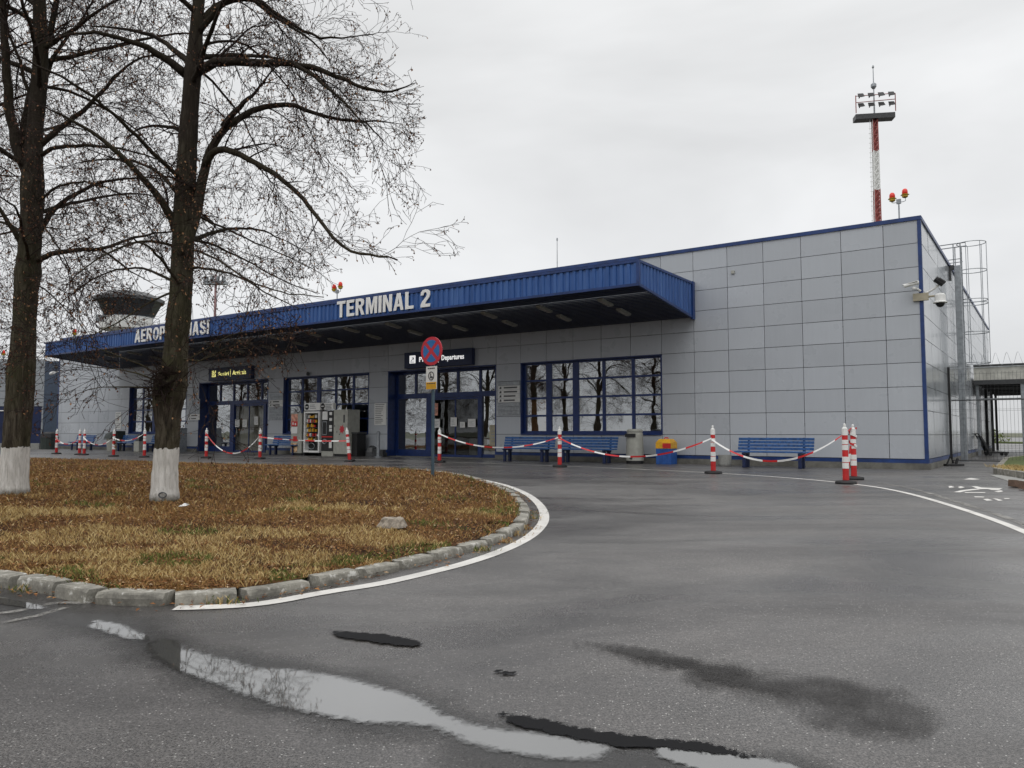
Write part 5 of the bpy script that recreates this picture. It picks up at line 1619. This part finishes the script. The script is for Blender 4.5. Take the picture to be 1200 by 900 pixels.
for k in range(12):
    f = k / 12; w_.cur = (k // 3) % 2
    pa = PP[12] + Vector((-.09 - .1 * f, -.03, .72 - .68 * f)); pb = PP[12] + Vector((-.09 - .1 * (f + .09), -.03, .72 - .68 * (f + .085)))
    w_.quad(pa, pb, pb + Vector((.05, 0, 0)), pa + Vector((.05, 0, 0)))
tag(w_.build('tape_wrap', [M['red'], M['white']], None), 'loose tape wound round the rear post of the right pair', 'tape')

# ------------------------------------------------------------------ no stopping sign
gs = G(507, 558, .1)
sg = thing('no_stopping_sign', 'round blue and red no stopping sign on a thin dark pole at the lawn', 'traffic sign', gs, radians(-38))
b_ = MB(); b_.tube([(0, 0, -.05), (0, 0, 2.72)], .034, 10); b_.build('pole', M['pole_blue'], sg)
b_ = MB(); Rr_ = .30; cz = 2.60
b_.tube([(0, -.065, cz), (0, -.045, cz)], Rr_, 40); b_.build('disc', M['signred'], sg)
b_ = MB()
ang = pi / 4
def seg_poly(a0, a1, r, off):
    return [(r * cos(a0 + (a1 - a0) * k / 8), r * sin(a0 + (a1 - a0) * k / 8)) for k in range(9)]
# four blue quarters between the two red bars
for q in range(4):
    a0 = q * pi / 2 + pi / 4 + .17; a1 = a0 + pi / 2 - .34
    arc_ = [(.235 * cos(a0 + (a1 - a0) * k / 8), cz + .235 * sin(a0 + (a1 - a0) * k / 8)) for k in range(9)]
    am = (a0 + a1) / 2; arc_.append((.055 * cos(am), cz + .055 * sin(am)))
    b_.prism_xz(arc_[::-1], -.069, -.0655)
b_.build('blue_fields', M['signblue'], sg)
b_ = MB(); b_.box(-.15, .15, -.06, -.045, 1.80, 2.28)
pl_ = b_.build('supplementary_plate', M['paper'], sg)
b_ = MB(); b_.box(-.145, .145, -.064, -.0605, 1.805, 1.95); b_.build('yellow_field', M['yellow'], pl_)
b_ = MB(); b_.tube([(.0 + .075 * cos(a), -.063, 2.08 + .085 * sin(a)) for a in [2 * pi * k / 20 for k in range(21)]], .010, 5, False)
b_.prism_xz([(-.045, 2.03), (.05, 2.03), (.04, 2.07), (.0, 2.075), (-.01, 2.13), (-.025, 2.13), (-.03, 2.07)], -.066, -.0605)
b_.build('pictogram', M['darkgrey'], pl_)
b_ = MB()
for k in range(4): b_.box(-.1 + k * .053, -.06 + k * .053, -.064, -.0605, 2.225, 2.25)
for k in range(5): b_.box(-.11 + k * .047, -.075 + k * .047, -.067, -.0645, 1.91, 1.93)
b_.build('small_print', M['darkgrey'], pl_)

# ------------------------------------------------------------------ trees
RCAP = 3.45
def grow_twigs(cr, lf, p, d, L, r, lvl, grav, rnd):
    n = max(3, int(L / (.10 if lvl < 2 else .07))); n = min(n, 12)
    st_ = L / n; pts = [p.copy()]; rad = [r]
    d = d.normalized()
    for k in range(n):
        hr = p.x * p.x + p.y * p.y
        if hr > (RCAP if p.z > 4.2 or p.z < 3.7 else RCAP - .2) ** 2 * (1 if p.z > 3.7 else 1.15) or p.x > (RCAP - .35 if p.z > 3.7 else RCAP + .25) or (p.x > 1.6 and p.z < 2.8): break
        d = (d + Vector((rnd.gauss(0, .16), rnd.gauss(0, .16), rnd.gauss(0, .14) - grav))).normalized()
        p = p + d * st_; pts.append(p.copy()); rad.append(max(.0026, r * (1 - .8 * (k + 1) / n)))
        if lvl < 3 and k > 0:
            for _ in range(1 if lvl else 2):
                if rnd.random() < (.92, .88, .66)[lvl]:
                    ax = d.orthogonal().normalized(); ax = Matrix.Rotation(rnd.uniform(0, 2 * pi), 3, d) @ ax
                    nd = (Matrix.Rotation(rnd.uniform(.45, 1.0), 3, ax) @ d)
                    grow_twigs(cr, lf, p, nd, L * rnd.uniform(.28, .6), rad[-1] * .62, lvl + 1, grav * .8, rnd)
        if lvl >= 1 and rnd.random() < .19:
            leafq2(lf, p, rnd)
    if len(pts) < 2: return
    cr.tube(pts, rad, 3 if lvl else 4, False)
    if rnd.random() < .45: leafq2(lf, p, rnd)
def leafq2(lf, p, rnd):
    s = rnd.uniform(.009, .024)
    a = rnd.uniform(0, 2 * pi); u_ = Vector((cos(a), sin(a), rnd.uniform(-.4, .4))) * s * .55
    dn = Vector((rnd.gauss(0, .4), rnd.gauss(0, .4), -1)).normalized() * s * 1.5
    lf.add([p, p + u_ + dn * .5, p + dn, p - u_ + dn * .55], [(0, 1, 2, 3)])
def limb(tk, cr, lf, pts, r0, r1, dens, grav, rnd, tl=(.42, 1.02), start=.15, sides=7):
    n = len(pts)
    fine = [pts[0]]
    for a, b in zip(pts, pts[1:]):
        m_ = max(2, int((b - a).length / .12))
        for k in range(1, m_ + 1): fine.append(a.lerp(b, k / m_))
    for _ in range(3):
        fine = [fine[0]] + [(fine[i - 1] + fine[i] * 2 + fine[i + 1]) / 4 for i in range(1, len(fine) - 1)] + [fine[-1]]
    m_ = len(fine)
    fine = [p + Vector((rnd.gauss(0, .006), rnd.gauss(0, .006), rnd.gauss(0, .006))) for p in fine]
    rad = [r0 + (r1 - r0) * (i / (m_ - 1)) ** .8 for i in range(m_)]
    tk.tube(fine, rad, sides, True)
    for i in range(int(m_ * start), m_):
        if rnd.random() < dens:
            d = (fine[min(i + 1, m_ - 1)] - fine[max(i - 1, 0)]).normalized()
            ax = d.orthogonal().normalized(); ax = Matrix.Rotation(rnd.uniform(0, 2 * pi), 3, d) @ ax
            nd = Matrix.Rotation(rnd.uniform(.5, 1.15), 3, ax) @ d
            grow_twigs(cr, lf, fine[i], nd, rnd.uniform(*tl), max(.004, rad[i] * .32), 0, grav, rnd)
    grow_twigs(cr, lf, fine[-1], (fine[-1] - fine[-3]).normalized(), rnd.uniform(*tl), r1 * .9, 0, grav, rnd)

def trace(base, px, dy):
    """picture points -> tree space; dy = (depth at start, depth at end) relative to the trunk"""
    n = len(px); o = []
    for i, (x, y) in enumerate(px):
        f = i / (n - 1); Y = base.y + dy[0] + (dy[1] - dy[0]) * f
        o.append(at(x, y, Y) - base)
    return o
def traced_tree(base, label, trunk, limbs, seed, extra):
    rnd = random.Random(seed)
    t_ = thing('lime_tree', label, 'tree', base, 0, 'lime trees with whitewashed trunks')
    tk = MB(); cr = MB(); lf = MB()
    k_ = base.y / F / 2
    P = [at(x, y, base.y) - base for x, y, w_ in trunk]; Rd = [w_ * k_ for _, _, w_ in trunk]
    fine = []; fr_ = []
    for i in range(len(P) - 1):
        for k in range(6):
            f = k / 6; fine.append(P[i].lerp(P[i + 1], f)); fr_.append(Rd[i] + (Rd[i + 1] - Rd[i]) * f)
    fine.append(P[-1]); fr_.append(Rd[-1])
    for _ in range(4):
        fine = [fine[0]] + [(fine[i - 1] + fine[i] * 2 + fine[i + 1]) / 4 for i in range(1, len(fine) - 1)] + [fine[-1]]
    fr_ = [r * (1 + rnd.gauss(0, .02)) for r in fr_]
    fr_[0] *= 1.1
    tk.tube(fine, fr_, 18, True)
    for px, r0, r1, dy, dens, grav in limbs:
        limb(tk, cr, lf, trace(base, px, dy), r0, r1, dens, grav, rnd)
    # limbs towards and away from the viewer to fill the crown's volume
    for zf, az, L, rise in extra:
        z = zf; i = min(range(len(fine)), key=lambda q: abs(fine[q].z - z)); p = fine[i]
        d = Vector((cos(az), sin(az), rise)); pts = [p.copy()]
        for q in range(6):
            d = (d.normalized() + Vector((rnd.gauss(0, .12), rnd.gauss(0, .12), .06 - .05 * q))).normalized(); pts.append(pts[-1] + d * L / 6)
        limb(tk, cr, lf, pts, .045 * (L / 3), .010, .5, .03, rnd)
    T_ = tk.build('trunk', M['bark'], t_, smooth=True)
    C_ = cr.build('crown', M['twig'], t_)
    L_ = lf.build('dead_leaves', M['dead_leaf'], C_)
    return t_, cr, lf
bR = G(193, 588, .16)
trR = [(193, 590, 33), (193, 560, 29), (195, 530, 27), (197, 505, 27), (196, 480, 31), (198, 462, 38), (201, 448, 36), (205, 430, 29), (207, 395, 26), (209, 375, 28), (212, 345, 25), (214, 300, 25), (215, 270, 25), (217, 230, 24), (219, 190, 22), (221, 150, 21), (224, 110, 19), (226, 85, 20), (229, 50, 16), (233, 0, 14), (238, -80, 11), (243, -170, 8), (248, -270, 4)]
limR = [
 ([(222, 92), (232, 82), (250, 72), (275, 71), (300, 74), (340, 73), (365, 78), (395, 90), (425, 103), (450, 110), (468, 105)], .075, .012, (0, -.5), .62, .045),
 ([(340, 73), (360, 82), (380, 100), (400, 115), (415, 130), (430, 150)], .03, .008, (-.3, -.6), .6, .07),
 ([(214, 300), (222, 275), (230, 250), (237, 212), (243, 185), (250, 168), (262, 148), (285, 135), (310, 124), (345, 121), (370, 135), (400, 142), (427, 142)], .085, .016, (-.1, .3), .5, .06),
 ([(427, 142), (440, 155), (450, 167)], .014, .006, (.3, .3), .6, .05),
 ([(262, 148), (275, 132), (288, 118), (296, 112)], .045, .02, (0, -.4), .6, .03),
 ([(240, 196), (247, 176), (262, 172), (280, 182), (310, 195), (335, 212), (355, 232), (375, 255), (390, 280), (410, 297), (435, 301), (455, 300)], .05, .012, (0, -.8), .5, .05),
 ([(230, 40), (238, 22), (250, 8), (270, -2), (300, -5), (315, 10), (335, 25), (355, 38), (375, 46), (400, 45)], .06, .012, (0, .5), .6, .05),
 ([(295, -2), (320, 20), (345, 32), (370, 50), (382, 66)], .03, .008, (.2, .3), .6, .08),
 ([(214, 290), (250, 300), (290, 330), (340, 345), (380, 348)], .018, .005, (0, -1.2), .36, .02),
 ([(213, 315), (240, 313), (280, 322), (310, 343), (350, 362)], .02, .005, (0, -.6), .36, .02),
 ([(214, 280), (245, 283), (290, 305), (330, 330), (375, 345)], .018, .005, (0, .9), .36, .02),
 ([(216, 245), (250, 262), (300, 283), (335, 300), (365, 315)], .02, .005, (0, .5), .6, .03),
 ([(225, 75), (250, 95), (280, 130), (300, 170), (315, 210)], .02, .005, (0, .8), .6, .06),
 ([(225, 60), (255, 45), (290, 50), (320, 80), (350, 120), (370, 170)], .022, .005, (0, 1.2), .6, .06),
 ([(222, 75), (210, 65), (195, 50), (180, 40), (150, 35), (110, 30)], .045, .010, (0, .6), .55, .03),
 ([(219, 88), (200, 72), (180, 60), (167, 53), (139, 43), (111, 35), (69, 42)], .06, .012, (0, -.5), .5, .03),
 ([(206, 270), (197, 245), (185, 230), (165, 205), (140, 180), (110, 155), (80, 138), (60, 130)], .06, .012, (0, -.6), .55, .03),
 ([(210, 230), (190, 205), (165, 190), (130, 185), (95, 190)], .03, .008, (0, .8), .6, .03),
 ([(207, 290), (180, 280), (150, 284), (120, 300), (90, 320)], .022, .006, (0, -.8), .6, .02),
 ([(203, 330), (185, 320), (160, 312), (125, 318), (95, 335), (60, 365)], .02, .005, (0, .6), .55, .02),
 ([(204, 340) , (180, 350) , (150, 370) , (120, 390) , (85, 400)], .016, .004, (0, -.4) , .35, 0),
 ([(192, 445) , (178, 432) , (150, 420) , (115, 408) , (80, 400)], .016, .003, (0, -.5) , .28, -.02),
 ([(190, 450) , (170, 440) , (140, 432) , (105, 430) , (75, 425)], .014, .003, (0, .5) , .28, -.01),
 ([(188, 455) , (165, 455) , (135, 452) , (100, 455) , (80, 468)], .012, .003, (0, -.3) , .28, 0),
 ([(205, 430), (225, 420), (255, 400), (280, 388), (315, 385)], .016, .003, (0, .4), .6, .01),
 ([(206, 420), (235, 425), (270, 405), (300, 396)], .012, .003, (0, -.6), .6, .01),
 ([(205, 440) , (225, 425) , (250, 412) , (290, 408)], .010, .003, (0, .7) , .28, 0),
]
exR = [(2.6, -1.3, 1.6, .2), (3.2, 1.4, 2.4, .4), (3.9, -1.9, 2.2, .35), (4.6, 2.0, 2.6, .4), (5.2, -1.0, 2.4, .5), (5.6, .7, 2.6, .5), (6.1, -2.4, 2.4, .5), (6.5, 2.6, 2.4, .6), (7.0, -.3, 2.2, .7), (7.4, 1.5, 2.2, .8), (7.9, 3.4, 2.0, .8), (8.4, -1.4, 1.8, 1), (8.8, .6, 1.5, 1.1), (6.9, 3.1, 2.6, .5), (5.9, -.6, 2.8, .5)]
treeR, crR, lfR = traced_tree(bR, 'bare lime tree with white painted trunk foot in front of the arrivals side', trR, limR, 11, exR)
bL = G(15, 580, .15)
trL = [(15, 582, 36), (16, 560, 31), (18, 533, 29), (20, 505, 29), (22, 480, 30), (24, 455, 30), (24, 440, 31), (27, 410, 27), (29, 370, 25), (31, 335, 26), (33, 318, 30), (34, 300, 24), (37, 260, 25), (38, 215, 26), (39, 185, 20), (41, 150, 18), (46, 100, 18), (48, 60, 17), (46, 0, 14), (45, -80, 11), (46, -170, 8), (50, -260, 4)]
limL = [
 ([(36, 215), (28, 195), (18, 165), (12, 140), (8, 90), (5, 45), (3, 0), (-5, -80)], .085, .03, (0, -.3), .45, .03),
 ([(34, 205), (28, 160), (34, 120), (45, 80), (58, 40), (67, 0), (75, -70)], .075, .03, (0, .5), .45, .03),
 ([(38, 300), (44, 275), (52, 260), (62, 245), (80, 232), (100, 220), (130, 210), (170, 208)], .055, .012, (0, .5), .55, .04),
 ([(42, 307), (52, 300), (65, 296), (90, 292), (120, 294), (150, 280), (180, 273), (205, 271)], .045, .010, (0, -.5), .5, .05),
 ([(120, 294), (135, 302), (150, 318), (175, 330)], .02, .006, (-.3, -.3), .5, .05),
 ([(44, 170), (60, 160), (75, 145), (100, 130), (130, 95), (150, 75), (165, 64), (190, 65)], .05, .010, (0, .4), .55, .05),
 ([(42, 185), (60, 172), (110, 170), (150, 175), (190, 188)], .035, .008, (0, -.6), .55, .04),
 ([(47, 60), (60, 50), (80, 40), (105, 18), (135, 0), (160, -10)], .04, .012, (0, -.4), .55, .03),
 ([(46, 110), (65, 60), (95, 25), (120, -20)], .035, .012, (0, .7), .55, .03),
 ([(30, 292), (18, 275), (5, 250), (-15, 225)], .045, .02, (0, -.4), .5, .03),
 ([(30, 278), (12, 262), (-10, 258), (-40, 270)], .03, .01, (0, .5), .5, .04),
 ([(40, 130), (20, 60), (0, 20), (-20, -30)], .03, .012, (0, -.4), .5, .03),
 ([(40, 240), (70, 215), (100, 212), (140, 225), (180, 245)], .022, .006, (0, -1.0), .6, .05),
 ([(36, 250), (60, 275), (80, 310), (90, 350), (95, 375)], .015, .004, (0, -.6), .5, .03),
 ([(45, 100), (80, 105), (120, 125), (160, 150), (185, 180)], .028, .006, (0, .9), .6, .06),
 ([(33, 330), (50, 335), (70, 355), (95, 380), (110, 400)], .014, .004, (0, .4), .55, .03),
]
exL = [(3.2, -1.3, 2.0, .3), (3.9, 1.4, 2.4, .4), (4.5, -2.2, 2.6, .35), (5.0, 2.2, 2.6, .4), (5.6, -.9, 2.6, .5), (6.1, .8, 2.6, .5), (6.6, -2.7, 2.4, .5), (7.1, 2.6, 2.4, .6), (7.6, -.3, 2.2, .7), (8.2, 1.5, 2.2, .8), (8.7, 3.4, 2.0, .8), (5.9, 3.1, 3.0, .4), (6.9, 2.9, 2.6, .5)]
RCAP = 3.9
treeL, crL, lfL = traced_tree(bL, 'bare lime tree with white painted trunk foot at the left picture edge', trL, limL, 23, exL)
# burl with a dark tangle of shoots on the right trunk, and a ring scar low on it
b_ = MB(); rnd = random.Random(4)
cB = at(193, 450, bR.y - .18) - bR
for k in range(150):
    d = Vector((rnd.gauss(-.35, 1), rnd.gauss(-.4, .6), rnd.gauss(.15, .9))).normalized()
    p = cB + Vector((rnd.gauss(0, .06), rnd.gauss(0, .04), rnd.gauss(0, .10)))
    pts = [p]; 
    for q in range(4): d = (d + Vector((rnd.gauss(0, .3), rnd.gauss(0, .3), rnd.gauss(.05, .3)))).normalized(); pts.append(pts[-1] + d * rnd.uniform(.03, .1))
    b_.tube(pts, [.007, .006, .005, .004, .002], 3, False)
b_.build('epicormic_shoots', M['twig'], treeR)
b_ = MB(); sc_ = at(191, 580, bR.y - .165) - bR
b_.tube([(sc_.x + .045 * cos(a), sc_.y - .01, sc_.z + .03 * sin(a)) for a in [2 * pi * k / 16 for k in range(17)]], .008, 5, False); b_.build('branch_scar', M['darkgrey'], treeR)

# more lime trees of the same row and across the road, outside the picture: the terminal glass mirrors them
spots = [(s, -18 + U(-.5, .5)) for s in (15.5, 20, 24.5, 29, 33.5, 38, 42.5, 47, 52, 57)] + [(s, -27 + U(-1.5, 1.5)) for s in (14, 21, 27, 33, 40, 46, 52, 59, 66)] + [(-8, -46), (4, -44), (66, -16), (74, -20)]
ordn = ['first', 'second', 'third', 'fourth', 'fifth', 'sixth', 'seventh', 'eighth', 'ninth', 'tenth']
for k, (s, t) in enumerate(spots):
    src = treeR if k % 2 else treeL
    if k < 10: lab = 'bare lime tree left of the picture, %s beyond the two nearest in their row' % ordn[k]
    elif k < 19: lab = 'bare lime tree across the road, %s from the camera side, mirrored in the windows' % ordn[k - 10]
    else: lab = ['bare lime tree far behind the camera to the right', 'bare lime tree far behind the camera to the left', 'bare lime tree at the far end of the row', 'last bare lime tree beyond the far end of the row'][k - 19]
    sc = U(.95, 1.25)
    p = Wp(s, t)
    if p.y > 0 and p.x / max(p.y, .1) > -.74: p = p - Vector((3.0, 0, 0))
    dup(src, p, U(0, 6.28), lab, None, (sc, sc, sc))

# ------------------------------------------------------------------ stump and litter on the lawn
sp = G(460, 617, .12)
stp_ = thing('tree_stump', 'low weathered grey tree stump in the lawn', 'stump', (sp.x, sp.y, .145), .3); stp_.scale = (.74, .74, .72)
b_ = MB(); rnd = random.Random(9)
nst = 22
ring = lambda r, z, j: [(r * (1 + j * rnd.gauss(0, 1)) * cos(2 * pi * k / nst), r * .9 * (1 + j * rnd.gauss(0, 1)) * sin(2 * pi * k / nst), z + rnd.gauss(0, .003)) for k in range(nst)]
rs = [ring(.19, -.04, .07), ring(.15, .03, .05), ring(.145, .065, .05), ring(.132, .078, .05), ring(.07, .070, .05)]
vs_ = [p for r_ in rs for p in r_] + [(0, 0, .062)]
fs_ = [(q * nst + k, q * nst + (k + 1) % nst, (q + 1) * nst + (k + 1) % nst, (q + 1) * nst + k) for q in range(4) for k in range(nst)] + [(4 * nst + k, 4 * nst + (k + 1) % nst, 5 * nst) for k in range(nst)]
b_.add(vs_, fs_)
b_.build('stump_wood', concrete_mat('weathered_wood', (0.36, 0.31, 0.25), .75, 14), stp_)
pl = G(215, 595, .16)
b_ = MB(); b_.add([(-.05, -.02, 0), (.05, -.03, .01), (.06, .02, .02), (0, .04, .035), (-.05, .02, .01)], [(0, 1, 2, 3, 4), (4, 3, 2, 1, 0)])
tag(b_.build('paper_scrap', M['paper'], None, (pl.x, pl.y, .175)), 'crumpled white paper scrap on the leaves beside the right trunk', 'litter')
